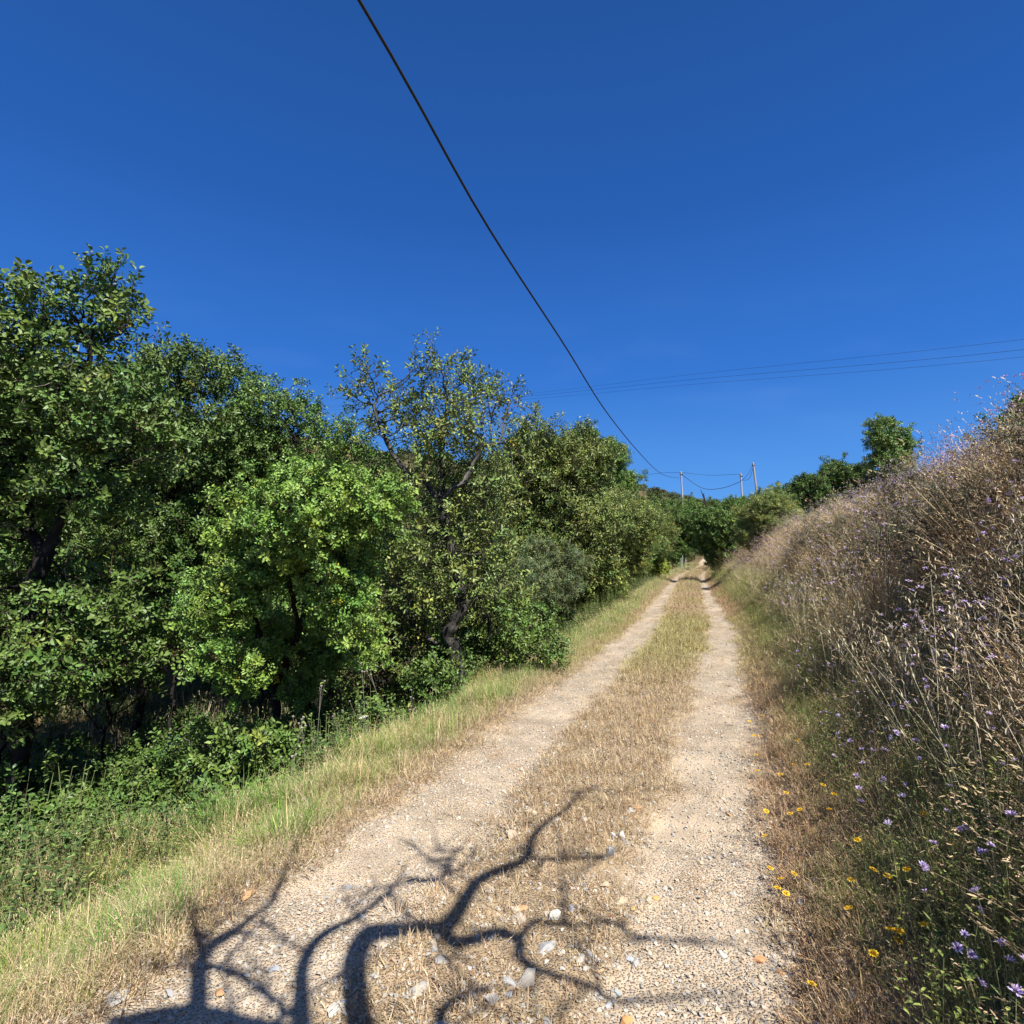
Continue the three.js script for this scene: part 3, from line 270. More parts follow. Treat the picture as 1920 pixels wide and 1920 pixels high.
  {"name":"bank_bush","label":"seventh grey green bush on the right bank, counting from the photographer","group":"bushes on the right bank","kind":"scrub","base":[4.54,-6.9],"lobes":[[0,0.2,0,0.44],[0.21,0.34,0.32,0.25],[0.06,0.25,0.05,0.39],[0.18,0.39,-0.27,0.33],[0.12,0.32,0.08,0.37]],"r":0.012,"leaf":1.0,"n":0.9,"rel":1,"skirt":0},
  {"name":"bank_bush","label":"eighth grey green bush on the right bank, counting from the photographer","group":"bushes on the right bank","kind":"scrub","base":[5.96,-8.2],"lobes":[[0,0.2,0,0.55],[-0.14,0.38,-0.07,0.41],[0.28,0.31,-0.13,0.33],[-0.12,0.29,0.35,0.47],[-0.07,0.22,0.22,0.34]],"r":0.012,"leaf":1.0,"n":0.9,"rel":1,"skirt":0},
  {"name":"bank_bush","label":"ninth grey green bush on the right bank, counting from the photographer","group":"bushes on the right bank","kind":"scrub","base":[5.99,-10],"lobes":[[0,0.2,0,0.52],[-0.06,0.1,-0.22,0.37],[0.14,0.28,-0.09,0.46],[0.09,0.15,-0.3,0.46],[0.34,0.38,0.07,0.32]],"r":0.012,"leaf":1.0,"n":0.9,"rel":1,"skirt":0},
  {"name":"bank_bush","label":"tenth grey green bush on the right bank, counting from the photographer","group":"bushes on the right bank","kind":"scrub","base":[7.2,-13],"lobes":[[0,0.2,0,0.52],[-0.29,0.18,-0.19,0.45],[0.27,0.33,-0.25,0.31],[-0.14,0.38,-0.24,0.42],[0.13,0.26,0.32,0.31]],"r":0.012,"leaf":1.0,"n":0.9,"rel":1,"skirt":0}
];
const BARE = [[[0.771,3.0,-0.025,0.05],[0.71,3.08,-0.154,0.047],[0.667,3.17,-0.354,0.043],[0.702,3.25,-0.471,0.04],[0.884,3.34,-0.454,0.036],[1.076,3.42,-0.392,0.033],[1.185,3.51,-0.515,0.03],[1.281,3.59,-0.629,0.026],[1.537,3.68,-0.767,0.023],[1.604,3.76,-0.905,0.02],[1.754,3.85,-1.069,0.016],[1.895,3.93,-1.155,0.013],[2.037,4.02,-1.332,0.009],[2.203,4.1,-1.399,0.006]],[[1.047,3.35,-0.436,0.026],[1.121,3.4,-0.318,0.024],[1.312,3.45,-0.336,0.021],[1.419,3.5,-0.258,0.019],[1.448,3.55,-0.123,0.016],[1.595,3.6,-0.01,0.014],[1.765,3.65,0.071,0.011],[1.854,3.7,0.146,0.009],[2.047,3.75,0.161,0.006],[2.364,3.8,0.162,0.004]],[[1.419,3.5,-0.258,0.014],[1.508,3.55,-0.342,0.013],[1.707,3.6,-0.295,0.011],[1.887,3.65,-0.282,0.01],[2.008,3.7,-0.201,0.009],[2.239,3.75,-0.138,0.007],[2.448,3.8,-0.091,0.006]],[[0.52,3.0,-0.081,0.028],[0.489,3.08,-0.224,0.024],[0.465,3.17,-0.356,0.02],[0.507,3.25,-0.457,0.016],[0.674,3.33,-0.563,0.012],[0.823,3.42,-0.758,0.008],[0.864,3.5,-0.874,0.004]],[[0.216,3.0,-0.081,0.03],[0.104,3.08,-0.275,0.025],[0.05,3.16,-0.418,0.02],[0.135,3.24,-0.496,0.014],[0.222,3.32,-0.629,0.009],[0.266,3.4,-0.791,0.004]],[[0.066,3.2,-0.394,0.018],[-0.038,3.3,-0.494,0.011],[-0.077,3.4,-0.58,0.004]],[[0.065,3.1,-0.396,0.014],[0.229,3.13,-0.326,0.012],[0.45,3.17,-0.169,0.01],[0.557,3.2,-0.084,0.008]],[[0.965,3.0,-0.052,0.024],[0.971,3.03,-0.196,0.017],[1.056,3.07,-0.234,0.011],[1.153,3.1,-0.233,0.004]],[[0.943,3.6,-0.669,0.018],[1.126,3.67,-0.629,0.013],[1.184,3.73,-0.784,0.009],[1.262,3.8,-0.864,0.004]],[[1.566,3.75,-0.713,0.013],[1.79,3.8,-0.682,0.01],[2.033,3.85,-0.682,0.007],[2.127,3.9,-0.748,0.004]],[[0.969,2.95,-0.019,0.06],[0.753,2.96,-0.058,0.054],[0.505,2.97,-0.109,0.048],[0.292,2.98,-0.164,0.042],[0.052,2.99,-0.211,0.036],[-0.156,3.0,-0.173,0.03]]];
const CABLES = {"main":[[-1.48,6.91,-5.0],[-0.46,6.41,-7.6],[1.2,6.22,-12.2],[2.74,6.05,-16.6],[6.02,6.35,-26],[10.78,7.46,-40],[22.86,11.98,-75]],"thin":[[[-76.87,32.67,-120],[-1.56,24.83,-80],[18.25,19.76,-55],[33.9,15.84,-36],[43.73,14.74,-27]],[[-76.85,32.2,-120],[-1.56,24.51,-80],[18.24,19.23,-55],[33.85,15.15,-36],[43.67,14.21,-27]],[[-76.81,31.49,-120],[-1.56,24.04,-80],[18.22,18.73,-55],[33.81,14.65,-36],[43.62,13.83,-27]]],"pole":[[[22.95,12.49,-75],[25.58,10.48,-74],[27.69,10.43,-73],[29.69,11.14,-72]],[[23.27,16.84,-110],[22.91,12.79,-75.1],[26.34,12.27,-74],[29.72,12.12,-72]],[[29.69,11.14,-72],[29.77,11.76,-70],[29.62,12.79,-68]],[[29.7,11.35,-72],[29.89,11.21,-70],[29.67,12.52,-68]]]};
const POLES = [[[22.88,12.85,-75],[23.04,7.42,-75]],[[29.72,12.19,-72],[29.84,7.18,-72]],[[29.62,12.92,-68],[30.2,6.87,-68]]];
const SNAG = [[[16.64,5.0,-47],[16.52,5.45,-47],[16.31,6.13,-47],[16.19,6.81,-47]],[[16.31,6.13,-47],[15.97,7.13,-47]],[[16.35,5.95,-47],[15.55,6.36,-47]]];
const STONES = [[0.184,-2.539,0.036,[0.62,0.6,0.52],0.7,"rounded whitish stone in the grassy middle of the track"],[0.555,-3.193,0.026,[0.72,0.7,0.68],0.9,"small white upright stone on the middle strip"],[0.974,-2.327,0.033,[0.55,0.28,0.13],0.35,"flat orange stone at the right edge of the track"],[0.382,-2.149,0.024,[0.42,0.45,0.43],0.6,"smooth grey green upright stone in the branch shadow"],[0.339,-2.1,0.02,[0.4,0.42,0.44],0.4,"grey flat stone left of the smooth upright stone"],[0.471,-2.324,0.028,[0.42,0.45,0.47],0.35,"flat blue grey stone right of the track middle"],[0.39,-2.026,0.031,[0.56,0.29,0.11],0.5,"large orange brown stone at the bottom of the track"],[-0.161,-2.236,0.016,[0.55,0.55,0.55],0.4,"pointed pale grey stone left of the track middle"],[-0.009,-2.1,0.016,[0.38,0.41,0.43],0.5,"blue grey stone near the bottom middle"],[0.666,-2.715,0.024,[0.58,0.36,0.14],0.35,"long orange stone fragment in the right rut"],[0.536,-2.605,0.019,[0.62,0.42,0.16],0.35,"ochre stone left of the long orange fragment"],[0.425,-2.539,0.013,[0.55,0.2,0.09],0.6,"small brick red stone on the middle strip"],[0.838,-2.351,0.028,[0.5,0.49,0.45],0.3,"pale flat stone in the right rut near the orange stone"],[-0.913,-2.277,0.025,[0.36,0.38,0.41],0.35,"flat dark grey stone in the left rut"],[0.263,-2.586,0.026,[0.45,0.46,0.47],0.6,"pale grey stone next to the rounded whitish stone"],[-0.594,-2.072,0.018,[0.5,0.5,0.5],0.5,"grey stone at the shadow edge bottom left"]];

// ---------------------------------------------------------------- materials of plants
const leafMat = (o = {}) => new THREE.MeshPhysicalMaterial({ vertexColors: true, roughness: 0.5, specularIntensity: 0.75, side: THREE.DoubleSide, ...o });
const grassMat = new THREE.MeshPhysicalMaterial({ vertexColors: true, roughness: 0.75, side: THREE.DoubleSide, specularIntensity: 0.6 });
const barkTex = (() => {
  const S = 512, c = new Uint8Array(S * S * 4), R = rngOf(3);
  for (let y = 0; y < S; y++) for (let x = 0; x < S; x++) { const a = x / S * Math.PI * 2, o = (y * S + x) * 4; const b = y / S * Math.PI * 2, w = 1.1 * fbm(Math.cos(b) * 1.2 + 7, Math.sin(b) * 1.2 + x / S, 2), q = Math.abs(fbm(Math.cos(a + w) * 5 + 40, Math.sin(a + w) * 5 + Math.cos(b) * 1.3, 3)), v = clamp(q * 2.6, 0, 1) * 0.75 + 0.15 + 0.1 * R(); c[o] = c[o + 1] = c[o + 2] = clamp(v * 255, 0, 255); c[o + 3] = 255; }
  return tex(c, S, S, false);
})();
const barkMats = { dark: new THREE.MeshStandardMaterial({ color: new THREE.Color().setRGB(0.085, 0.068, 0.054), vertexColors: true, roughness: 1, map: barkTex, bumpMap: barkTex, bumpScale: 0.02 }), pale: new THREE.MeshStandardMaterial({ color: new THREE.Color().setRGB(0.30, 0.275, 0.24), vertexColors: true, roughness: 0.95, map: barkTex, bumpMap: barkTex, bumpScale: 0.02 }) };

// ---------------------------------------------------------------- trees
const KIND = {
  oak: { col: [0.087, 0.164, 0.033], tip: [0.126, 0.210, 0.045], L: 0.05, W: 0.031, n: 11, len: 0.16, bark: 'dark', lichen: [0.6, 1.3] },
  oak2: { col: [0.111, 0.215, 0.042], tip: [0.164, 0.272, 0.059], L: 0.046, W: 0.029, n: 12, len: 0.15, bark: 'dark', lichen: [0.6, 1.3] },
  bright: { col: [0.150, 0.277, 0.047], tip: [0.224, 0.363, 0.071], L: 0.042, W: 0.028, n: 13, len: 0.14, bark: 'dark', lichen: [0.6, 1.3] },
  bright2: { col: [0.153, 0.266, 0.063], tip: [0.206, 0.307, 0.080], L: 0.05, W: 0.032, n: 11, len: 0.15, bark: 'dark', lichen: [0.6, 1.3] },
  carob: { col: [0.115, 0.187, 0.044], tip: [0.215, 0.273, 0.065], L: 0.052, W: 0.026, n: 10, len: 0.2, bark: 'pale', lichen: [0.25, 1.7] },
  olive: { col: [0.13, 0.19, 0.075], tip: [0.175, 0.235, 0.10], L: 0.055, W: 0.014, n: 16, len: 0.17, bark: 'pale', lichen: [0.25, 1.4] },
  willow: { col: [0.185, 0.261, 0.073], tip: [0.290, 0.353, 0.099], L: 0.06, W: 0.013, n: 18, len: 0.2, bark: 'dark', lichen: [0.6, 1.3] },
  scrub: { col: [0.123, 0.143, 0.073], tip: [0.203, 0.195, 0.110], L: 0.03, W: 0.008, n: 20, len: 0.17, bark: 'pale', lichen: [0.4, 1.2] },
  yellow: { col: [0.270, 0.374, 0.055], tip: [0.386, 0.456, 0.075], L: 0.05, W: 0.026, n: 14, len: 0.16, bark: 'dark', lichen: [0.6, 1.3] },
};
const kindMat = leafMat();
function twigGeo(k, s, R) {
  const b = new GB(), bark = [0.10, 0.085, 0.06];
  const N = k.n, pts = [], rad = [];
  let p = V(0, 0, 0), d = V(0, 1, 0);
  for (let i = 0; i <= 4; i++) { pts.push(p.clone()); rad.push(0.0028 * s * (1 - i / 5)); p.addScaledVector(d, k.len * s / 4); d.add(V(R() - 0.5, -0.06, R() - 0.5).multiplyScalar(0.5)).normalize(); }
  b.tube(pts, rad, 3, bark);
  for (let i = 0; i < N; i++) {
    const t = 0.15 + 0.85 * (i + R() * 0.6) / N, f = Math.min(3.999, t * 4), o = pts[Math.floor(f)].clone().lerp(pts[Math.floor(f) + 1], f % 1), a = i * 2.4 + R();
    const dir = V(Math.cos(a), 0.25 + 0.9 * R() * t, Math.sin(a)), up = V(R() - 0.5, 1, R() - 0.5), L = k.L * s * (0.5 + 0.85 * R());
    const c0 = mix3(k.col, k.tip, R()), lt = 0.7 + 0.65 * R() * R() + 0.1 * R(), c = c0.map((v) => v * lt);
    o.addScaledVector(dir, 0.012 * s);
    b.leaf(o, dir, up, L, k.W * s * (0.75 + 0.5 * R()), c, 0.1 + 0.25 * R());
  }
  return b.geo(false);
}
const M4 = new THREE.Matrix4(), Q = new THREE.Quaternion(), YUP = V(0, 1, 0);
function buildTree(T, seed) {
  const R = rngOf(seed * 977 + 13), k = KIND[T.kind], s = T.leaf, bx = T.base[0], bz = T.base[1], by = HX(bx, bz);
  const root = group(T.name, bx, by, bz);
  // attractors fill the lobes, denser to the outside
  if (T.rel) T.lobes = T.lobes.map(([x, y, z, r]) => [bx + x, HX(bx + x, bz + z) + y, bz + z, r]);
  if (T.skirt) { T.lobes = T.lobes.slice(); for (let q = 0; q < 5; q++) { const a = q * 1.257 + R(), rr = T.skirt * (0.5 + 0.5 * R()), x = bx + Math.cos(a) * T.skirt * 0.9, z = bz + Math.sin(a) * T.skirt * 0.9; if (Math.abs(UofX(x, -z)) > 2.5 + rr) T.lobes.push([x, HX(x, z) + rr * (0.7 + R() * 1.1), z, rr]); } }
  const at = [], gap = 0.095 * s;
  let cx = 0, cyy = 0, cz = 0, vol = 0;
  for (const [x, y, z, r] of T.lobes) {
    const n = Math.min(1600, Math.ceil(4.19 * r * r * r / (gap * gap * gap)));
    cx += x * r; cyy += y * r; cz += z * r; vol += r;
    for (let i = 0; i < n; i++) {
      const v = V(R() * 2 - 1, R() * 2 - 1, R() * 2 - 1); if (v.lengthSq() > 1) { i--; continue; }
      const l = v.length(); v.multiplyScalar(Math.pow(l, 0.55) / (l + 1e-6) * r * (0.8 + 0.55 * fbm(v.x * 1.6 + x * 3, v.y * 1.6 + v.z + z, 2)));
      const q = V(x + v.x, y + v.y * 0.92, z + v.z);
      if (q.y > HX(q.x, q.z) + 0.12) at.push(q);
    }
  }
  for (const [x, y, z, r] of T.lobes) for (let q = 0; q < 5; q++) {   // shoots that stick out of the crown
    const v = V(R() * 2 - 1, R() * 1.5 - 0.35, R() * 2 - 1).normalize(), len = 0.35 + 0.4 * R();
    for (let i = 0; i < 9; i++) { const p = V(x, y, z).addScaledVector(v, r * (0.9 + len * i / 9)).add(V(R() - 0.5, R() - 0.5, R() - 0.5).multiplyScalar(0.06 * s)); if (p.y > HX(p.x, p.z) + 0.12) at.push(p); }
  }
  cx /= vol; cyy /= vol; cz /= vol;
  const nodes = [], par = [], step = 0.075 * s;
  const add = (p, q) => { nodes.push(p); par.push(q); return nodes.length - 1; };
  const near = (p) => { let b = 0, bd = 1e9; for (let i = 0; i < nodes.length; i++) { const d = nodes[i].distanceToSquared(p); if (d < bd) { bd = d; b = i; } } return b; };
  const walk = (from, to, wob) => { let c = from; const a = nodes[from].clone(), n = Math.max(1, Math.round(a.distanceTo(to) / step)); for (let i = 1; i <= n; i++) c = add(a.clone().lerp(to, i / n).add(V(R() - 0.5, (R() - 0.5) * 0.5, R() - 0.5).multiplyScalar(wob * (i < n ? 1 : 0))), c); return c; };
  add(V(bx, by - 0.12, bz), -1);
  if (T.guides) for (const g of T.guides) { let c = nodes.length === 1 ? 0 : near(V(...g[0])); for (const q of g) c = walk(c, V(...q), step * 0.22); }
  else { const low = Math.min(...T.lobes.map((l) => l[1] - l[3])), m = V(lerp(bx, cx, 0.35) + (R() - 0.5) * 0.2, lerp(by, cyy, 0.45), lerp(bz, cz, 0.35)); let c = walk(0, m, step * 0.3); walk(c, V(lerp(bx, cx, 0.9), Math.max(cyy - 0.1, low), lerp(bz, cz, 0.9)), step * 0.3); }
  const best = new Int32Array(at.length).fill(-1), bd = new Float64Array(at.length).fill(1e9), dead = new Uint8Array(at.length);
  let fresh = 0;
  const kill = (step * 1.1) ** 2;
  for (let it = 0; it < 90; it++) {
    for (let a = 0; a < at.length; a++) { if (dead[a]) continue; for (let i = fresh; i < nodes.length; i++) { const d = nodes[i].distanceToSquared(at[a]); if (d < bd[a]) { bd[a] = d; best[a] = i; } } if (bd[a] < kill) dead[a] = 1; }
    fresh = nodes.length;
    const pull = new Map();
    for (let a = 0; a < at.length; a++) if (!dead[a]) { const d = at[a].clone().sub(nodes[best[a]]).normalize(); const e = pull.get(best[a]); if (e) { e.s.add(d); e.n++; if (R() < 1 / e.n) e.r.copy(d); } else pull.set(best[a], { s: d.clone(), r: d.clone(), n: 1 }); }
    if (!pull.size) break;
    for (const [i, e] of pull) { const d = e.s.normalize().addScaledVector(e.r, 0.8); d.normalize().add(V(R() - 0.5, R() - 0.5, R() - 0.5).multiplyScalar(0.7)).normalize(); add(nodes[i].clone().addScaledVector(d, step), i); }
    if (nodes.length > 16000) break;
  }
  const N = nodes.length, rad = new Float64Array(N), kids = Array.from({ length: N }, () => []);
  for (let i = 1; i < N; i++) kids[par[i]].push(i);
  const tip = 0.0032 * s, E = 2.3;
  for (let i = N - 1; i >= 0; i--) { let q = 0; for (const c of kids[i]) q += Math.pow(rad[c], E); rad[i] = kids[i].length ? Math.max(tip, Math.pow(q, 1 / E)) : tip; }
  const ex = Math.log(T.r / tip) / Math.log(Math.max(1.5, rad[0] / tip)); for (let i = 0; i < N; i++) rad[i] = tip * Math.pow(rad[i] / tip, ex);
  for (let i = 0; i < N; i++) { const h = nodes[i].y - by; if (h < 0.4 && rad[i] > T.r * 0.5) rad[i] *= 1 + 0.7 * (1 - h / 0.4) ** 2; }
  // chains follow the thickest child
  const big = new GB(), small = new GB(), limbs = [];
  const emit = (start, from, into) => {
    let i = start; const pts = [], rr = [];
    if (from >= 0) { pts.push(nodes[from]); rr.push(Math.min(rad[from], rad[start] * 1.25)); }
    const todo = [];
    while (true) { pts.push(nodes[i]); rr.push(rad[i]); const ks = kids[i]; if (!ks.length) break; let m = ks[0]; for (const c of ks) if (rad[c] > rad[m]) m = c; for (const c of ks) if (c !== m) todo.push([c, i]); i = m; }
    const P2 = pts.map((p) => V(p.x - bx, p.y - by, p.z - bz)), m0 = rr[Math.min(1, rr.length - 1)]; let g = into;
    if (!g) g = m0 > T.r * 0.42 || from < 0 ? big : m0 > T.r * 0.16 ? new GB() : small;
    if (g !== big && g !== small && g !== into) limbs.push(g);
    const tone = 0.75 + 0.5 * R();
    g.tube(P2, rr, m0 > 0.03 ? 9 : m0 > 0.012 ? 5 : 3, (p, t) => { const q = sm(-0.15, 0.45, fbm(p.x * 3 + t * 0.7, p.y * 5 + t, 2)), w = tone * lerp(k.lichen[0], k.lichen[1], q); return [w, w * 0.99, w * 0.97]; });
    for (const [c, f] of todo) emit(c, f, g === big ? null : g);
  };
  emit(0, -1);
  mesh('trunk', big.geo(), barkMats[k.bark], root);
  for (const l of limbs) mesh('limb', l.geo(), barkMats[k.bark], root);
  if (small.p.length) mesh('twigs', small.geo(), barkMats[k.bark], root).userData.kind = 'stuff';
  // twigs of leaves on the thin wood
  const mats = [], cols = [];
  for (let i = 1; i < N; i++) {
    if (rad[i] > tip * 2.2 || (kids[i].length && fbm(nodes[i].x * 2.3 + 5, nodes[i].y * 2.3 + nodes[i].z * 2, 2) < (T.open ?? -0.4))) continue;
    let m = 1.7 * T.n * (kids[i].length ? 1.0 : 1.6); m = Math.floor(m) + (R() < m % 1 ? 1 : 0);
    const d0 = nodes[i].clone().sub(nodes[par[i]]).normalize();
    for (let q = 0; q < m; q++) {
      const d = d0.clone().multiplyScalar(0.7).add(V(R() - 0.5, R() - 0.3, R() - 0.5).multiplyScalar(1.5)).normalize();
      const sc = 0.75 + 0.5 * R(); Q.setFromUnitVectors(YUP, d); Q.multiply(new THREE.Quaternion().setFromAxisAngle(YUP, R() * 6.3));
      mats.push(new THREE.Matrix4().compose(V(nodes[i].x - bx, nodes[i].y - by, nodes[i].z - bz), Q.clone(), V(sc, sc, sc)));
      const pt = fbm(nodes[i].x * 1.3 + seed, nodes[i].y * 1.3 + nodes[i].z, 2), tone = (0.85 + 0.45 * R()) * (1 + 0.18 * pt), w = R(); cols.push(w < 0.003 ? [2.4, 1.2, 0.6] : w < 0.02 ? [1.9 * tone, 1.35 * tone, 1.3 * tone] : [tone * (0.9 + 0.3 * R() + 0.15 * pt), tone, tone * (0.8 + 0.4 * R())]);
    }
  }
  const im = new THREE.InstancedMesh(twigGeo(k, s, R), kindMat, mats.length), C = new THREE.Color();
  mats.forEach((m, i) => { im.setMatrixAt(i, m); im.setColorAt(i, C.setRGB(...cols[i])); });
  im.name = 'crown'; im.userData.kind = 'stuff'; im.castShadow = im.receiveShadow = true; root.add(im);
  tag(root, T.label, /bush|shrub/.test(T.name) ? 'bush' : 'tree', T.group);
  return [N, mats.length];
}
let total = 0;
TREES.forEach((T, i) => { const r = buildTree(T, i + 1); total += r[1];  });
console.log('twigs', total);

// ---------------------------------------------------------------- the bare tree behind the camera whose shadow lies on the track
{
  const bx = 2.2, bz = 2.4, by = HX(bx, bz), t = group('bare_tree', bx, by, bz), off = V(bx, by, bz);
  const curve = (pts) => { const c = new THREE.CatmullRomCurve3(pts.map((p) => V(p[0], p[1], p[2]).sub(off))); const n = pts.length * 4, P = c.getPoints(n), rr = []; for (let i = 0; i <= n; i++) { const f = i / n * (pts.length - 1), a = Math.floor(Math.min(f, pts.length - 1.001)); rr.push(lerp(pts[a][3], pts[a + 1][3], f - a)); } return [P, rr]; };
  const R = rngOf(71), trunkEnd = BARE[10][0];
  const tr = [[bx, by - 0.15, bz, 0.14], [bx - 0.05, by + 0.7, bz - 0.1, 0.11], [bx - 0.1, (by + trunkEnd[1]) * 0.6, bz - 0.6, 0.09], [trunkEnd[0] + 0.15, trunkEnd[1] - 0.1, trunkEnd[2] + 0.25, 0.075], [...trunkEnd.slice(0, 3), 0.065]];
  const b = new GB(); b.tube(...curve(tr), 9, [0.9, 0.9, 0.9]); mesh('trunk', b.geo(), barkMats.dark, t);
  for (const br of BARE) {
    const g = new GB(), [P, rr] = curve(br); g.tube(P, rr.map((v) => Math.max(0.006, v * (br === BARE[0] ? 1.15 : 1.35))), 7, [0.9, 0.9, 0.9]);
    for (let i = 2; i < P.length; i += 3) if (R() < 0.75) { const d = V(R() - 0.5, 0.5 * R(), R() - 0.5).normalize(), L = 0.12 + 0.34 * R(), q1 = P[i].clone().addScaledVector(d, L * 0.5).add(V((R() - 0.5) * 0.06, 0.02, (R() - 0.5) * 0.06)), q2 = P[i].clone().addScaledVector(d, L).add(V((R() - 0.5) * 0.1, 0.03, (R() - 0.5) * 0.1)); g.tube([P[i], q1, q2], [0.011, 0.009, 0.005], 4, [0.9, 0.9, 0.9]); for (let w = 0; w < 2; w++) { const e = V(R() - 0.5, 0.4 * R(), R() - 0.5).normalize(); g.tube([q1, q1.clone().addScaledVector(e, L * 0.5)], [0.008, 0.004], 4, [0.9, 0.9, 0.9]); } }
    mesh('limb', g.geo(), barkMats.dark, t);
  }
  tag(t, 'bare crooked tree behind the photographer, seen by its shadow on the track', 'tree');
}

// ---------------------------------------------------------------- poles, cables, dead snag, fence posts
const woodMat = new THREE.MeshStandardMaterial({ color: new THREE.Color().setRGB(0.42, 0.36, 0.29), roughness: 0.9 }), concreteMat = new THREE.MeshStandardMaterial({ color: new THREE.Color().setRGB(0.46, 0.43, 0.39), roughness: 0.9 });
const cableMat = new THREE.MeshStandardMaterial({ color: new THREE.Color().setRGB(0.012, 0.012, 0.014), roughness: 0.6 }), ironMat = new THREE.MeshStandardMaterial({ color: new THREE.Color().setRGB(0.09, 0.09, 0.09), roughness: 0.6, metalness: 0.6 }), glassMat = new THREE.MeshStandardMaterial({ color: new THREE.Color().setRGB(0.12, 0.08, 0.05), roughness: 0.25 });
POLES.forEach(([a, b], i) => {
  const top = V(...a), dir = V(...b).sub(top).normalize(), gx = top.x + dir.x * 7.5, gz = top.z, base = V(gx, 0, gz); base.y = Math.min(HX(gx, gz) - 0.2, top.y - 6.5);
  const lean = V(dir.x / -dir.y, 0, 0), x0 = top.x - lean.x * (top.y - base.y) * -1;
  const g = group('utility_pole', x0, base.y, gz), h = top.y - base.y, sh = new GB();
  const pts = []; for (let k = 0; k <= 8; k++) pts.push(V((top.x - x0) * k / 8, h * k / 8, 0));
  sh.tube(pts, pts.map((_, k) => 0.15 - 0.05 * k / 8), 10, [1, 1, 1]); mesh('shaft', sh.geo(), i === 0 ? concreteMat : woodMat, g);
  const bar = mesh('crossarm', new THREE.BoxGeometry(i === 0 ? 0.5 : 0.9, 0.08, 0.08), ironMat, g); bar.position.set(top.x - x0, h - 0.35, 0.14); bar.rotation.y = i ? 0.9 : 0.3;
  for (const s of [-1, 1]) { const ins = mesh('insulator', new THREE.LatheGeometry([[0.012, 0], [0.05, 0.01], [0.03, 0.05], [0.055, 0.08], [0.03, 0.13], [0, 0.15]].map((p) => new THREE.Vector2(...p)), 10), glassMat, g); ins.position.set(top.x - x0 + s * (i ? 0.28 : 0.18), h - 0.31, 0.14 - s * (i ? 0.3 : 0.06)); }
  const cap = mesh('cap', new THREE.CylinderGeometry(0.04, 0.085, 0.06, 10), i === 0 ? concreteMat : woodMat, g); cap.position.set(top.x - x0, h + 0.03, 0);
  tag(g, ['pale grey utility pole nearest the track with the heavy cable tied to it', 'thin dark utility pole to the left of the tall leaning pole', 'tallest utility pole, leaning to the left above the bend'][i], 'pole', 'utility poles on the hill');
});
function cable(pts, r, label, grp) { const c = new THREE.CatmullRomCurve3(pts.map((p) => V(...p)), false, 'centripetal'); const m = mesh('power_cable', new THREE.TubeGeometry(c, 160, r, 6), cableMat, scene); tag(m, label, "cable", grp); }
const near0 = V(...CABLES.main[0]);
cable([[near0.x - 11, near0.y + 2.9, near0.z + 30], [near0.x - 5.0, near0.y + 0.95, near0.z + 13], ...CABLES.main], 0.0165, 'thick black cable running overhead down to the nearest pole');
['upper', 'middle', 'lower'].forEach((w, i) => cable(CABLES.thin[i], [0.0095, 0.0115, 0.0095][i], w + ' of the three thin wires crossing the sky at right'));
['sagging cable between the nearest pole and the thin dark pole', 'thin upper wire passing over the nearest pole to the thin dark pole', 'upper of two short cables up to the leaning pole', 'lower of two short cables up to the leaning pole'].forEach((l, i) => cable(CABLES.pole[i], i ? 0.022 : 0.034, l));
{
  const o = V(...SNAG[0][0]), y0 = HX(o.x, o.z), g = group('dead_tree', o.x, y0, o.z), b = new GB();
  const rel = (q) => V(...q).sub(V(o.x, y0, o.z));
  b.tube([V(0.1, -0.2, 0), V(0.02, (o.y - y0) * 0.5, 0), ...SNAG[0].map(rel)], [0.16, 0.14, 0.12, 0.1, 0.08, 0.04], 7, [1, 1, 1]); mesh('trunk', b.geo(), barkMats.dark, g);
  for (const s of SNAG.slice(1)) { const l = new GB(); l.tube(s.map(rel), [0.06, 0.02], 5, [1, 1, 1]); mesh('limb', l.geo(), barkMats.dark, g); }
  tag(g, 'leafless dead snag sticking up at the foot of the hill', 'dead tree');
}
const postMat = new THREE.MeshStandardMaterial({ color: new THREE.Color().setRGB(0.42, 0.47, 0.36), roughness: 0.8 });
[[-2.0, 60, 1.4, 'short pale fence post beside the track, left of the pair'], [-1.75, 59, 1.6, 'taller pale fence post beside the track, right of the pair']].forEach(([u, d, h, l]) => {
  const x = XofU(u, d), y = HU(u, d), g = group('fence_post', x, y, -d); const b = new GB(); b.tube([V(0, -0.1, 0), V(0.01, h * 0.5, 0), V(0.02, h, 0)], [0.05, 0.048, 0.045], 8, [1, 1, 1]); mesh('shaft', b.geo(), postMat, g);
  const c = mesh('cap', new THREE.ConeGeometry(0.05, 0.04, 8), postMat, g); c.position.set(0.02, h + 0.02, 0); tag(g, l, 'fence post', 'fence posts near the bend');
});

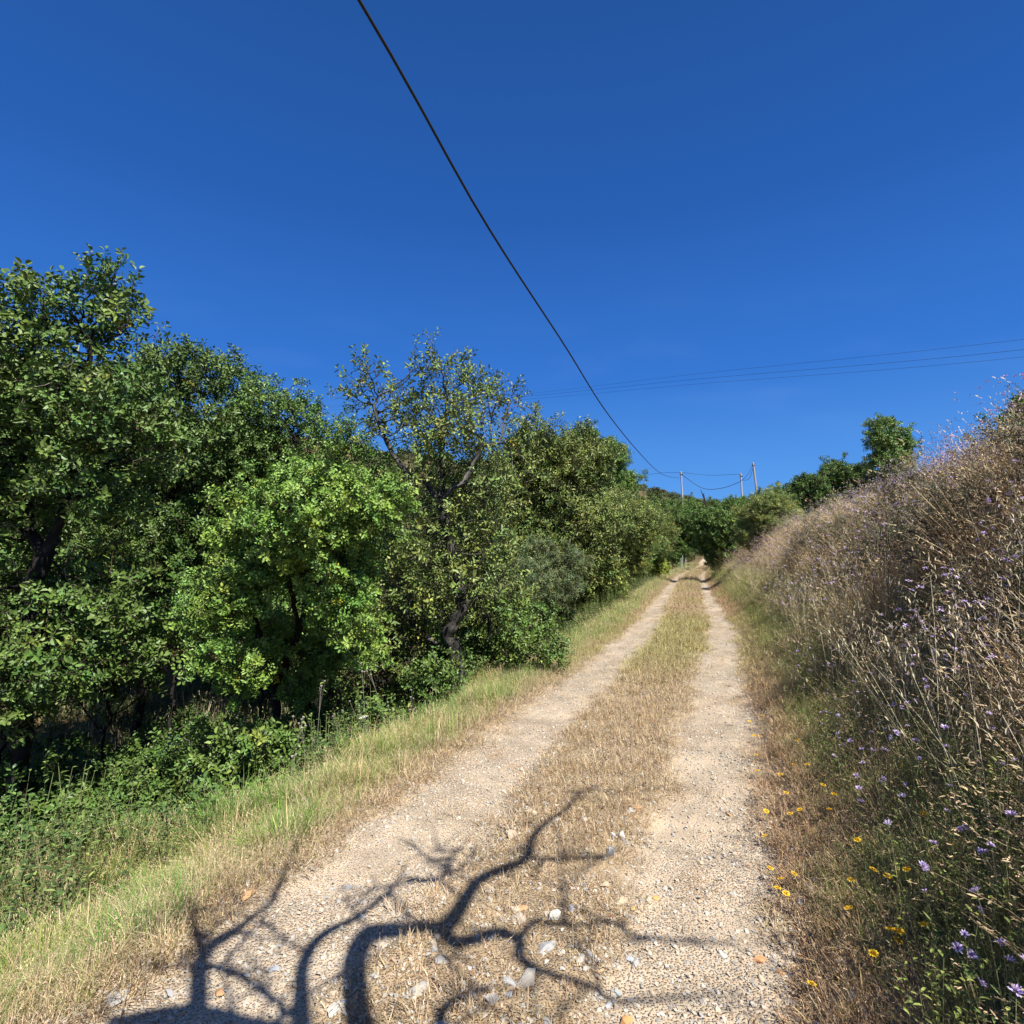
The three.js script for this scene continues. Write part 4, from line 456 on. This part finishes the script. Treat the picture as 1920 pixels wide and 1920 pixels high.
// ---------------------------------------------------------------- grasses and herbs
const STRAW = [0.45, 0.365, 0.225], STRAW2 = [0.58, 0.49, 0.33], RUSSET = [0.31, 0.205, 0.125], GREEN = [0.13, 0.19, 0.045], GREEN2 = [0.20, 0.25, 0.07], GREY = [0.33, 0.28, 0.2];
const vary = (c, R, a = 0.3) => { const k = 1 - a / 2 + a * R(); return [c[0] * k, c[1] * k * (0.95 + 0.1 * R()), c[2] * k]; };
function tuft(R, { n, h0, h1, w, spread, lean, bend, cols, head = 0, segs = 3 }) {
  const b = new GB();
  for (let i = 0; i < n; i++) {
    const a = R() * 6.28, r = spread * Math.sqrt(R()), o = V(Math.cos(a) * r, -0.01, Math.sin(a) * r), a2 = a + (R() - 0.5) * 2.4, l = lean * R();
    const c = vary(cols[Math.floor(R() * cols.length)], R, 0.5), h = lerp(h0, h1, R());
    const e = b.blade(o, V(Math.cos(a2) * l, 1, Math.sin(a2) * l), h, w * (0.7 + 0.6 * R()), bend * (0.3 + R()), c, segs, head ? 0.5 : 0);
    if (head && R() < 0.75) { // a seed head of small overlapping scales
      const m = 3 + Math.floor(R() * 4); let p = e.p.clone();
      for (let q = 0; q < m; q++) { const dd = e.d.clone().add(V(R() - 0.5, R() - 0.6, R() - 0.5).multiplyScalar(1.1)); b.leaf(p, dd, V(R() - 0.5, 0.6, R() - 0.5), head * (0.7 + 0.6 * R()), head * 0.32, vary(c, R, 0.35), 0.2); p = p.addScaledVector(e.d, -head * 0.55).add(V((R() - 0.5) * head * 0.7, 0, (R() - 0.5) * head * 0.7)); }
    }
  }
  return b.geo();
}
function herb(R, { n, h0, h1, spread, leafL, leafW, cols, stem }) {
  const b = new GB();
  for (let i = 0; i < n; i++) {
    const a = R() * 6.28, o = V(Math.cos(a) * spread * R(), 0, Math.sin(a) * spread * R()), h = lerp(h0, h1, R()), d = V(Math.cos(a) * 0.5 * R(), 1, Math.sin(a) * 0.5 * R()).normalize();
    b.blade(o, d, h, 0.004, 0.2, stem, 3, 0.4);
    const m = Math.round(h / 0.035); for (let q = 1; q <= m; q++) { const p = o.clone().addScaledVector(d, h * q / m), a3 = q * 2.4 + R(); b.leaf(p, V(Math.cos(a3), 0.5 * R(), Math.sin(a3)), YUP, leafL * (0.6 + 0.7 * R()), leafW, vary(cols[Math.floor(R() * cols.length)], R, 0.4), 0.25); }
  }
  return b.geo();
}
function scatter(name, label, category, geos, N, pick, seed) {
  const R = rngOf(seed), C = new THREE.Color(), lists = geos.map(() => []);
  for (let i = 0; i < N; i++) { const p = pick(R); if (p) lists[Math.floor(R() * geos.length)].push(p); }
  geos.forEach((g, gi) => {
    const L = lists[gi]; if (!L.length) return;
    const im = new THREE.InstancedMesh(g, grassMat, L.length);
    L.forEach((p, i) => {
      const y = HU(p.u, p.d); Q.setFromEuler(new THREE.Euler((R() - 0.5) * (p.tilt ?? 0.3), R() * 6.28, (R() - 0.5) * (p.tilt ?? 0.3)));
      im.setMatrixAt(i, M4.compose(V(p.x, y - 0.004, -p.d), Q, V(p.s * (p.wide ?? 1), p.s * (p.tall ?? 1), p.s * (p.wide ?? 1)))); im.setColorAt(i, C.setRGB(...p.c));
    });
    im.name = numbered(name); im.castShadow = im.receiveShadow = true; tag(im, label, category, null, 'stuff'); scene.add(im);
  });
}
const inView = (x, d) => Math.abs(x) < 1.02 * d + 1.6;
const pickIn = (u0, u1, d0, d1, f) => (R) => { const d = d0 * Math.pow(d1 / d0, R()), u = lerp(u0, u1, R()), x = XofU(u, d); if (!inView(x, d) || Math.hypot(x, d) < 0.45) return null; const r = f(u, d, x, R); return r ? { u, d, x, ...r } : null; };
const far = (d) => 1 + d / 30;
{
  const R = rngOf(501);
  const dryA = [0, 1, 2].map((q) => tuft(R, { n: 16, h0: 0.025, h1: 0.095, w: 0.0036, spread: 0.06, lean: [1.2, 2.2, 3.5][q], bend: 0.9, cols: [STRAW, STRAW2, RUSSET, STRAW, GREY, [0.17, 0.11, 0.06]], segs: 2, head: q === 1 ? 0.008 : 0 }));
  const dryB = [0, 1, 2].map(() => tuft(R, { n: 18, h0: 0.08, h1: 0.26, w: 0.0036, spread: 0.07, lean: 1.1, bend: 0.9, cols: [STRAW, STRAW2, STRAW, GREY, GREEN2], head: 0.011 }));
  const green = [0, 1].map(() => tuft(R, { n: 24, h0: 0.08, h1: 0.3, w: 0.0042, spread: 0.08, lean: 1.0, bend: 1.2, cols: [GREEN, GREEN2, GREEN, STRAW] }));
  const tall = [0, 1, 2].map(() => tuft(R, { n: 15, h0: 0.2, h1: 0.6, w: 0.0038, spread: 0.09, lean: 0.95, bend: 0.6, cols: [STRAW, STRAW2, GREY, STRAW2, [0.36, 0.29, 0.19]], head: 0.015 }));
  const oat = [0, 1].map(() => {
    const b = new GB();
    for (let i = 0; i < 4; i++) {
      const a = R() * 6.28, c = vary(STRAW2, R, 0.3), h = 0.45 + 0.4 * R(), l = 0.45 * R(); const e = b.blade(V(Math.cos(a) * 0.04, 0, Math.sin(a) * 0.04), V(Math.cos(a) * l, 1, Math.sin(a) * l), h, 0.0035, 0.5, c, 5, 0.4);
      for (let q = 0; q < 9; q++) { const p = e.p.clone().addScaledVector(e.d, -0.025 * q), a3 = R() * 6.28, o2 = p.clone().add(V(Math.cos(a3) * 0.03, -0.012, Math.sin(a3) * 0.03)); b.blade(p, o2.clone().sub(p), 0.034, 0.001, 0.3, c, 1, 1); b.leaf(o2, V(Math.cos(a3) * 0.5, -1, Math.sin(a3) * 0.5), V(Math.cos(a3), 0, Math.sin(a3)), 0.022, 0.006, vary([0.54, 0.46, 0.30], R, 0.35), 0.3); }
    }
    return b.geo();
  });
  const herbG = [0, 1].map(() => herb(R, { n: 6, h0: 0.1, h1: 0.32, spread: 0.07, leafL: 0.024, leafW: 0.009, cols: [GREEN, [0.09, 0.15, 0.04], GREEN2], stem: [0.14, 0.16, 0.06] }));
  const low = [0, 1].map(() => herb(R, { n: 9, h0: 0.05, h1: 0.16, spread: 0.09, leafL: 0.03, leafW: 0.017, cols: [[0.06, 0.11, 0.028], [0.08, 0.14, 0.035]], stem: [0.1, 0.11, 0.05] }));
  const tint = (R, a = 0.25) => { const k = 1 - a / 2 + a * R(); return [k * (0.95 + 0.1 * R()), k, k * (0.9 + 0.2 * R())]; };

  // short dead grass on the middle strip and the edges of the ruts
  scatter('track_stubble', 'short dead straw coloured grass on the track and its edges', 'grass', dryA, 52000, pickIn(-1.75, 1.75, 1.2, 70, (u, d, x, R) => {
    const r = Math.abs(u) < 1.5 ? rutMask(u, d) : 0, p = fbm(x * 1.6, d * 1.6, 3), edge = sm(1.0, 1.4, Math.abs(u));
    let k = (1 - r) * (0.6 + 0.6 * p + 0.4 * edge + 0.5 * sm(4, 8, d)); if (Math.abs(u) < 0.75 && d < 3.0 + 0.8 * p) k *= 0.3; if (r > 0.5) k += 0.012;
    if (R() > k) return null;
    const red = u > 1 ? [1, 0.85, 0.75] : [1.0, 0.94, 0.87], gr = mix3(red, [0.8, 0.9, 0.55], sm(6, 9, d) * sm(16, 13, d) * 0.8 + sm(-0.1, 0.3, fbm(x * 0.4 + 3, d * 0.25, 2)) * sm(12, 20, d) * 0.6);
    const t = tint(R, 0.4); return { s: (0.55 + 0.6 * R()) * far(d) * (1 + 0.5 * sm(5, 10, d) * (Math.abs(u) < 0.6 ? 1 : 0)), c: t.map((v, i) => 1.08 * v * gr[i]), tilt: 0.6 };
  }), 21);
  // left verge: dry towards the track, green towards the gully
  scatter('verge_dry_grass', 'dry tan grass along the left verge', 'grass', dryB, 60000, pickIn(-4.6, -1.15, 1.3, 70, (u0, d, x, R) => {
    const u = u0 + 1.2 * sm(4.3, 3.1, d) * sm(-1.6, -3.2, u0), p = fbm(x * 0.8, d * 0.8, 3); if (R() > (sm(-1.15, -1.55, u)) * (1 - 0.8 * sm(-1.6, -2.2, u + 0.7 * p)) * 0.9) return null;
    return { s: (0.4 + 0.45 * R()) * (0.85 + 0.5 * fbm(x * 2.2, d * 2.2, 2)) * lerp(0.5, 0.95, sm(-1.3, -2.1, u)) * (1 + d / 45), wide: 1.25 * (1 + d / 60), c: tint(R, 0.6).map((v, i) => 1.1 * v * [1, 0.95, 0.85][i]), tilt: 0.9 };
  }), 22);
  scatter('verge_green_grass', 'green grass along the edge of the gully', 'grass', green, 56000, pickIn(-5.4, -1.35, 1.3, 70, (u0, d, x, R) => {
    const u = u0 + 1.2 * sm(4.3, 3.1, d) * sm(-1.6, -3.2, u0), p = fbm(x * 0.7 + 4, d * 0.7, 3); if (R() > sm(-1.3, -1.8 - 0.5 * p, u) * (1 - 0.75 * sm(-3.0, -4.4, u)) * (0.75 + 0.5 * p)) return null;
    const y = fbm(x * 1.1 + 20, d * 1.1, 2); return { s: (0.45 + 0.5 * R()) * (0.8 + 0.6 * fbm(x * 1.7 + 3, d * 1.7, 2)) * (1 + d / 45), wide: 1.2 * (1 + d / 60), c: mix3([1.5, 1.32, 1.2], [0.85, 1.15, 0.78], sm(-0.4, 0.3, y)).map(((t) => (v, i) => v * t[i])(tint(R, 0.25))) };
  }), 23);
  scatter('gully_herbs', 'low leafy herbs and creepers in the gully under the trees', 'undergrowth', [...low, ...herbG], 26000, pickIn(-11, -2.2, 2, 40, (u, d, x, R) => {
    const p = fbm(x * 0.6 + 8, d * 0.6, 3); if (R() > 0.35 + 0.6 * p) return null; return { s: (0.7 + 0.9 * R()) * far(d), c: tint(R, 0.4) };
  }), 24);
  scatter('hillside_grass', 'dry grass on the hillside behind the left trees', 'grass', dryB, 22000, pickIn(-46, -6, 5, 70, (u, d, x, R) => {
    const p = fbm(x * 0.3 + 8, d * 0.3, 3); if (R() > 0.55 + 0.5 * p) return null; return { s: (1.1 + 0.9 * R()) * far(d), c: tint(R, 0.4) };
  }), 25);
  // right bank
  scatter('bank_foot_grass', 'short reddish and green grass at the foot of the right bank', 'grass', [...dryB, ...green], 40000, pickIn(1.08, 2.5, 0.7, 60, (u, d, x, R) => {
    const p = fbm(x * 0.9 + 30, d * 0.9, 3); if (R() > sm(1.05, 1.3, u) * (0.5 + 0.4 * p)) return null;
    const c = mix3([1.12, 0.96, 0.84], [1.05, 1.25, 0.75], sm(1.2, 1.6, u + 0.4 * p)); return { s: (0.4 + 0.5 * R()) * lerp(0.35, 1.0, sm(1.1, 2.2, u)) * (1 + d / 45), wide: 1.15 * (1 + d / 60), c: c.map(((t) => (v, i) => v * t[i])(tint(R, 0.4))) };
  }), 26);
  scatter('bank_tall_grass', 'tall dry grass with seed heads covering the right bank', 'grass', tall, 52000, pickIn(1.55, 6.2, 0.45, 62, (u, d, x, R) => {
    const p = fbm(x * 0.5 + 12, d * 0.5, 3), q = fbm(x * 1.3, d * 1.3 + 40, 2); const cl = fbm(x * 1.1 + 77, d * 1.1, 3); if (R() > sm(1.3, 1.95, u) * clamp(0.6 + 0.9 * cl, 0.14, 1) * (1 - 0.4 * sm(2.6, 1.9, u) * sm(4, 2.5, d))) return null;
    const c = mix3([1.14, 1.0, 0.88], [1.05, 1.12, 0.8], sm(0.1, 0.6, p)), c2 = mix3(mix3(c, [1.55, 1.42, 1.2], sm(-0.3, 0.35, p) * sm(2.7, 3.6, u)), [0.66, 0.56, 0.48], sm(0.15, 0.5, fbm(x * 0.8 + 200, d * 0.8, 2)) * 0.7); return { s: (0.45 + 0.65 * R()) * (0.95 + 0.6 * cl) * lerp(0.5, 1, sm(1.4, 2.7, u)) * (1 - 0.3 * sm(8, 20, d)), wide: far(d) * (1 + 0.4 * sm(8, 20, d)), c: c2.map(((t) => (v, i) => v * t[i])(tint(R, 0.5))), tilt: 0.9 };
  }), 27);
  scatter('wild_oats', 'wild oat stalks with hanging pale spikelets on the right bank', 'grass', oat, 4200, pickIn(1.7, 6, 0.7, 45, (u, d, x, R) => R() < 0.45 + 0.5 * fbm(x * 0.8 + 50, d * 0.8, 2) ? { s: 0.75 + 0.45 * R(), c: tint(R, 0.3), tilt: 0.7 } : null), 28);
  scatter('bank_herbs', 'green leafy herbs among the grass of the right bank', 'undergrowth', herbG, 5200, pickIn(1.35, 5, 0.6, 50, (u, d, x, R) => R() < 0.3 + 0.8 * fbm(x * 0.7 + 60, d * 0.7, 2) ? { s: (0.6 + 0.6 * R()) * (1 + d / 45), c: tint(R, 0.4).map((v, i) => v * [1.5, 1.25, 1.2][i]) } : null), 29);
}

// ---------------------------------------------------------------- flowers
const flowerMat = new THREE.MeshPhysicalMaterial({ vertexColors: true, roughness: 0.8, side: THREE.DoubleSide });
function purpleHead(R, k = 1) {
  const b = new GB();
  for (let i = 0; i < 15; i++) { const a = i / 15 * 6.283 + 0.2 * R(); b.leaf(V(Math.cos(a) * 0.003, 0, Math.sin(a) * 0.003), V(Math.cos(a), 0.1 + 1.3 * R(), Math.sin(a)), YUP, 0.0145 * k * (0.8 + 0.4 * R()), 0.0062 * k, vary(i % 4 ? [0.52, 0.41, 0.64] : [0.66, 0.58, 0.76], R, 0.35), 0.2); }
  for (let i = 0; i < 9; i++) { const a = R() * 6.28; b.leaf(V(0, 0, 0), V(Math.cos(a) * 0.5, 1, Math.sin(a) * 0.5), V(1, 0.2, 0), 0.011 * k, 0.003 * k, vary([0.38, 0.20, 0.48], R, 0.3), 0.1); }
  for (let i = 0; i < 8; i++) { const a = i / 8 * 6.28; b.leaf(V(0, -0.011 * k, 0), V(Math.cos(a) * 0.5, 1, Math.sin(a) * 0.5), V(Math.cos(a), 0, Math.sin(a)), 0.014 * k, 0.006 * k, [0.14, 0.17, 0.08], 0.2); }
  return b.geo(false);
}
function yellowHead(R) {
  const b = new GB();
  for (let i = 0; i < 12; i++) { const a = i / 12 * 6.283; b.leaf(V(Math.cos(a) * 0.003, 0, Math.sin(a) * 0.003), V(Math.cos(a), 0.15 + 0.2 * R(), Math.sin(a)), YUP, 0.009, 0.0055, vary([0.80, 0.55, 0.02], R, 0.2), 0.15); }
  for (let j = 0; j < 3; j++) for (let i = 0; i < 7; i++) { const a = i / 7 * 6.28 + j, r = 0.0015 + j * 0.0017; b.leaf(V(Math.cos(a) * r, 0.001, Math.sin(a) * r), V(Math.cos(a) * 0.4, 1, Math.sin(a) * 0.4), V(Math.cos(a), 0, Math.sin(a)), 0.004, 0.003, vary([0.75, 0.42, 0.01], R, 0.3), 0.1); }
  return b.geo(false);
}
function stemGeo(R, h, c, leafy) { const b = new GB(), pts = [V(0, -0.03, 0), V(0.01 * (R() - 0.5), h * 0.4, 0.01), V(0.04 * (R() - 0.5), h * 0.75, 0.02), V(0, h, 0)]; b.tube(pts, [0.002, 0.0018, 0.0015, 0.0012], 4, c); for (let i = 0; i < leafy; i++) { const a = i * 2.4; b.leaf(pts[1].clone().lerp(pts[2], R()), V(Math.cos(a), 0.7, Math.sin(a)), YUP, 0.04, 0.007, vary(GREEN2, R), 0.2); } return b.geo(); }
{
  const R = rngOf(900);
  const heads = [0, 1, 2].map(() => purpleHead(R)), stems = [0.4, 0.5, 0.6].map((h) => [h, stemGeo(R, h, [0.2, 0.2, 0.1], 4)]);
  let n = 0;
  for (let tries = 0; n < 240 && tries < 9000; tries++) {
    const d = 0.95 * Math.pow(6.5, Math.pow(R(), 1.2)), u = lerp(1.4, 3.6, Math.pow(R(), 1.3)), x = XofU(u, d); if (!inView(x, d) || Math.abs(x) > d * 0.98 || Math.hypot(x, d) < 1.1) continue;
    if (fbm(x * 0.7 + 70, d * 0.7, 2) < -0.35) continue;
    const [h, sg] = stems[n % 3], k = (0.75 + 0.5 * R()) * lerp(0.7, 1.1, sm(1.4, 2.2, u)), g = group('purple_flower', x, HU(u, d), -d); g.rotation.set((R() - 0.5) * 0.5, R() * 6.28, (R() - 0.5) * 0.5); g.scale.setScalar(k);
    mesh('stem', sg, grassMat, g); const hd = mesh('flower_head', heads[n % 3], flowerMat, g); hd.position.set(0, h, 0); hd.rotation.set((R() - 0.5) * 1.2, R() * 6, (R() - 0.5) * 1.2); hd.scale.setScalar(1 / k * (0.6 + 0.55 * R()));
    tag(g, 'small pale lilac wildflower on a thin stem on the near right bank', 'flower', 'purple flowers on the near right bank'); n++;
  }
  // the purple haze farther along the bank, past counting
  const b = new GB();
  for (let i = 0; i < 7; i++) { const a = R() * 6.28, r = 0.13 * R(), h = 0.36 + 0.2 * R(), e = b.blade(V(Math.cos(a) * r, 0, Math.sin(a) * r), V(Math.cos(a) * 0.25, 1, Math.sin(a) * 0.25), h, 0.003, 0.15, [0.2, 0.2, 0.1], 2, 0.5); for (let q = 0; q < 8; q++) { const a2 = q * 0.785; b.leaf(e.p, V(Math.cos(a2), R() * 1.6 - 0.4, Math.sin(a2)), V(R() - 0.5, 1, R() - 0.5), 0.018, 0.010, vary([0.52, 0.41, 0.62], R, 0.4), 0.2); } }
  scatter('far_purple_flowers', 'haze of lilac flowers over the upper and far right bank', 'flowers', [b.geo(false)], 6500, pickIn(1.5, 5.8, 1.6, 45, (u, d, x, R2) => R2() < sm(1.5, 2.6, u) * (0.34 + 0.85 * fbm(x * 0.35 + 90, d * 0.35, 3)) * (0.35 + 0.65 * sm(2.5, 7, d)) ? { s: 0.85 + 0.4 * R2(), c: [1, 1, 1], tilt: 0.4 } : null), 31);
  const yh = yellowHead(R), ys = stemGeo(R, 0.13, [0.18, 0.2, 0.07], 2);
  n = 0;
  for (let tries = 0; n < 60 && tries < 3000; tries++) {
    const d = 1.55 * Math.pow(3.6, R()), u = lerp(1.0, 1.95, Math.pow(R(), 1.5)), x = XofU(u, d); if (Math.abs(x) > d) continue;
    const g = group('yellow_flower', x, HU(u, d), -d), k = 0.5 + 0.8 * R() * sm(1.0, 1.7, u); g.rotation.set((R() - 0.5) * 0.4, R() * 6, (R() - 0.5) * 0.4); g.scale.setScalar(k);
    mesh('stem', ys, grassMat, g); const hd = mesh('flower_head', yh, flowerMat, g); hd.position.y = 0.13; hd.rotation.set((R() - 0.5) * 0.6, 0, (R() - 0.5) * 0.6); hd.scale.setScalar(1.5 / k);
    tag(g, 'small yellow daisy like flower at the right edge of the track', 'flower', 'yellow flowers at the right edge of the track'); n++;
  }
  // white umbels and dried stalks at the gully edge
  const umbel = (h) => { const g = new GB(); g.tube([V(0, -0.03, 0), V(0.01, h * 0.5, 0), V(0, h, 0)], [0.003, 0.0025, 0.002], 4, [0.2, 0.24, 0.1]); return g.geo(); };
  const umbelHead = (() => { const g = new GB(); for (let i = 0; i < 16; i++) { const a = i * 2.4, r = 0.008 + 0.03 * Math.sqrt(i / 16), e = V(Math.cos(a) * r, 0.035, Math.sin(a) * r); g.blade(V(0, 0, 0), e, e.length(), 0.0012, 0, [0.25, 0.3, 0.12], 1, 1); for (let q = 0; q < 6; q++) { const a2 = q * 1.05; g.leaf(e, V(Math.cos(a2), 0.3, Math.sin(a2)), YUP, 0.007, 0.006, [0.80, 0.80, 0.72], 0.1); } } return g.geo(false); })();
  [[-2.15, 5.0, 0.24, 'white lacy umbel flower at the left verge beside the track'], [-4.0, 3.55, 0.42, 'white umbel flower at the left edge of the frame above the grass'], [-3.7, 3.75, 0.36, 'lower white umbel flower near the left edge of the frame']].forEach(([u, d, h, l]) => {
    const x = XofU(u, d), g = group('umbel_flower', x, HU(u, d), -d); mesh('stem', umbel(h), grassMat, g); const hd = mesh('flower_head', umbelHead, flowerMat, g); hd.position.y = h; hd.rotation.z = 0.2; hd.scale.setScalar(1.1); tag(g, l, 'flower');
  });
  for (let i = 0; i < 16; i++) {
    const d = 4.35 + 2.2 * R(), u = -2.3 - 0.35 * R(), x = XofU(u, d), h = 0.4 + 0.4 * R(), g = group('dry_stalk', x, HU(u, d), -d), st = new GB(), hd = new GB(), l = (R() - 0.5) * 0.5, m = (R() - 0.5) * 0.3, P = [V(0, -0.03, 0), V(l * h * 0.3, h * 0.5, m * h * 0.3), V(l * h, h, m * h)];
    st.tube(P, [0.003, 0.0024, 0.0016], 4, [0.42, 0.37, 0.3]);
    for (let q = 0; q < 2; q++) { const e = P[2].clone().add(V((R() - 0.5) * 0.16, -0.02 + 0.1 * R(), (R() - 0.5) * 0.1)); st.tube([P[1].clone().lerp(P[2], 0.5 * R() + 0.3), e], [0.0018, 0.0012], 3, [0.42, 0.37, 0.3]); for (let w = 0; w < 7; w++) { const a = w * 0.9; hd.leaf(e, V(Math.cos(a) * 0.6, 1, Math.sin(a) * 0.6), V(Math.cos(a), 0, Math.sin(a)), 0.018, 0.008, [0.55, 0.5, 0.44], 0.2); } }
    for (let w = 0; w < 8; w++) { const a = w * 0.8; hd.leaf(P[2], V(Math.cos(a) * 0.6, 1, Math.sin(a) * 0.6), V(Math.cos(a), 0, Math.sin(a)), 0.022, 0.009, [0.58, 0.53, 0.46], 0.2); }
    mesh('stem', st.geo(), grassMat, g); mesh('seed_heads', hd.geo(false), grassMat, g);
    tag(g, 'dry pale seed stalk standing against the dark gully', 'dry stalk', 'dry stalks at the edge of the gully');
  }
  // single plants that stand out
  const clump = (name, label, u, d, s, cols, opt) => { const x = XofU(u, d), g = mesh(name, tuft(rngOf(u * 1000 + d * 77), { n: 90, h0: 0.1, h1: 0.3, w: 0.005, spread: 0.1, lean: 0.9, bend: 0.9, cols, ...opt }), grassMat, scene); g.position.set(x, HU(u, d), -d); g.scale.setScalar(s); tag(g, label, 'plant'); };
  clump('grass_clump', 'vivid green grass clump at the lower left of the verge', -3.25, 3.1, 1.5, [[0.17, 0.30, 0.04], [0.22, 0.34, 0.06]]);
  clump('grass_clump', 'small green tuft at the left edge of the ruts in the foreground', -1.3, 2.05, 0.45, [[0.2, 0.28, 0.05], [0.28, 0.33, 0.08]], { n: 60 });
  clump('grass_clump', 'green tuft at the lower right corner among purple flowers', 1.9, 1.25, 1.2, [[0.18, 0.24, 0.05], [0.3, 0.32, 0.1]]);
}

// ---------------------------------------------------------------- stones and gravel on the track
{
  const R = rngOf(1200);
  const stoneGeo = (n, fl) => { const pts = []; for (let i = 0; i < n; i++) { const v = V(R() * 2 - 1, R() * 2 - 1, R() * 2 - 1).normalize().multiplyScalar(0.8 + 0.25 * R()); pts.push(V(v.x, v.y * fl, v.z * (0.65 + 0.1 * R()))); } return new ConvexGeometry(pts); };
  const geos = [0.35, 0.5, 0.6, 0.45, 0.7, 0.4, 0.55, 0.3].map((f) => stoneGeo(15, f));
  const colors = [[0.46, 0.38, 0.28], [0.39, 0.375, 0.35], [0.48, 0.40, 0.30], [0.50, 0.29, 0.14], [0.48, 0.44, 0.38], [0.36, 0.35, 0.34], [0.50, 0.40, 0.27], [0.44, 0.40, 0.34]];
  const stoneMats = colors.map((c) => new THREE.MeshStandardMaterial({ color: new THREE.Color().setRGB(...c), roughness: 0.9, bumpMap: gb, bumpScale: 0.004, flatShading: true }));
  for (let n = 0; n < 290; n++) {
    const d = 1.7 * Math.pow(2.2, Math.pow(R(), 1.5)), u = lerp(-1.3, 1.25, R()), x = XofU(u, d), s = (0.012 + 0.036 * Math.pow(R(), 1.9)) * (rutMask(u, d) > 0.5 ? 0.65 : 1.1);
    const m = mesh('stone', geos[n % 8], stoneMats[Math.floor(R() * 8)], track); m.position.set(x, HU(u, d) + s * 0.06, -d); m.rotation.set((R() - 0.5) * 0.5, R() * 6.28, (R() - 0.5) * 0.5); m.scale.setScalar(s);
  }
  STONES.forEach(([x, z, s, c, fl, label], i) => { const m = mesh('loose_stone', stoneGeo(20, fl), new THREE.MeshStandardMaterial({ color: new THREE.Color().setRGB(...c), roughness: 0.9, bumpMap: gb, bumpScale: 0.004, flatShading: true }), scene); m.position.set(x, HX(x, z) + s * fl * 0.45, z); m.rotation.y = i * 1.7; m.scale.setScalar(s); tag(m, label, 'stone', 'loose stones on the track'); });
  const pebMat = new THREE.MeshStandardMaterial({ roughness: 0.95, flatShading: true }), C = new THREE.Color();
  for (let v = 0; v < 3; v++) {
    const list = [];
    for (let i = 0; i < 30000; i++) { const d = 1.4 * Math.pow(8, Math.pow(R(), 1.15)), u = lerp(-1.5, 1.4, R()), x = XofU(u, d), r = rutMask(u, d); if (R() > 0.45 + 0.45 * fbm(x * 2, d * 2, 2) + 0.15 * r) continue; list.push([u, d, x, (0.003 + 0.0125 * Math.pow(R(), 3.2)) * (1 + d / 30)]); }
    const im = new THREE.InstancedMesh(stoneGeo(9, 0.6), pebMat, list.length);
    list.forEach(([u, d, x, s], i) => { Q.setFromEuler(new THREE.Euler(R() - 0.5, R() * 6.28, R() - 0.5)); im.setMatrixAt(i, M4.compose(V(x, HU(u, d) + s * 0.15, -d), Q, V(s, s, s))); const c = colors[Math.floor(Math.pow(R(), 1.0) * 8)], k = 0.75 + 0.4 * R(), q = mix3(c, [0.50, 0.45, 0.37], 0.5); im.setColorAt(i, C.setRGB(q[0] * k, q[1] * k, q[2] * k)); });
    im.name = 'gravel'; im.userData.kind = 'stuff'; im.castShadow = im.receiveShadow = true; track.add(im);
  }
}

// ---------------------------------------------------------------- scrub on the far hill
{
  const R = rngOf(1500), mkBush = () => { const b = new GB(); for (let i = 0; i < 260; i++) { const v = V(R() * 2 - 1, R() * 1.3 - 0.2, R() * 2 - 1); const l = v.length() || 1; v.multiplyScalar((0.6 + 0.45 * R()) / l); b.leaf(V(v.x, v.y * 0.85, v.z), V(R() - 0.5, R() - 0.2, R() - 0.5), V(R() - 0.5, 1, R() - 0.5), 0.22 + 0.14 * R(), 0.13, vary([0.10, 0.12, 0.045], R, 0.7), 0.3); } return b.geo(false); };
  const C = new THREE.Color();
  for (let v = 0; v < 2; v++) {
    const list = [];
    for (let i = 0; i < 2600; i++) { const d = 56 + 120 * R(), u = -75 + 150 * R(), x = XofU(u, d); if (x < -0.6 * d || x > 0.75 * d || Math.abs(u) < 3) continue; if (R() > 0.75 + 0.5 * fbm(x * 0.05, d * 0.05, 2)) continue; list.push([x, d]); }
    for (let i = 0; i < 260; i++) { const d = 12 + 45 * R(), u = -12 - 34 * R(), x = XofU(u, d); list.push([x, d]); }
    const im = new THREE.InstancedMesh(mkBush(), kindMat, list.length);
    list.forEach(([x, d], i) => { const s = 0.5 + 1.3 * R() * R(); Q.setFromAxisAngle(YUP, R() * 6.28); im.setMatrixAt(i, M4.compose(V(x, HX(x, -d) + 0.25 * s, -d), Q, V(s, s * (0.7 + 0.6 * R()), s))); const w = R(), k = 0.65 + 0.6 * R(); im.setColorAt(i, w < 0.12 ? C.setRGB(1.9 * k, 1.2 * k, 1.2 * k) : w < 0.3 ? C.setRGB(1.4 * k, 1.25 * k, 1.1 * k) : C.setRGB(k, k * 1.05, k * 0.9)); });
    im.name = numbered('hillside_scrub'); im.castShadow = im.receiveShadow = true; tag(im, 'olive green scrub covering the far hillside', 'scrub', null, 'stuff'); scene.add(im);
  }
}
renderer.render(scene, camera);
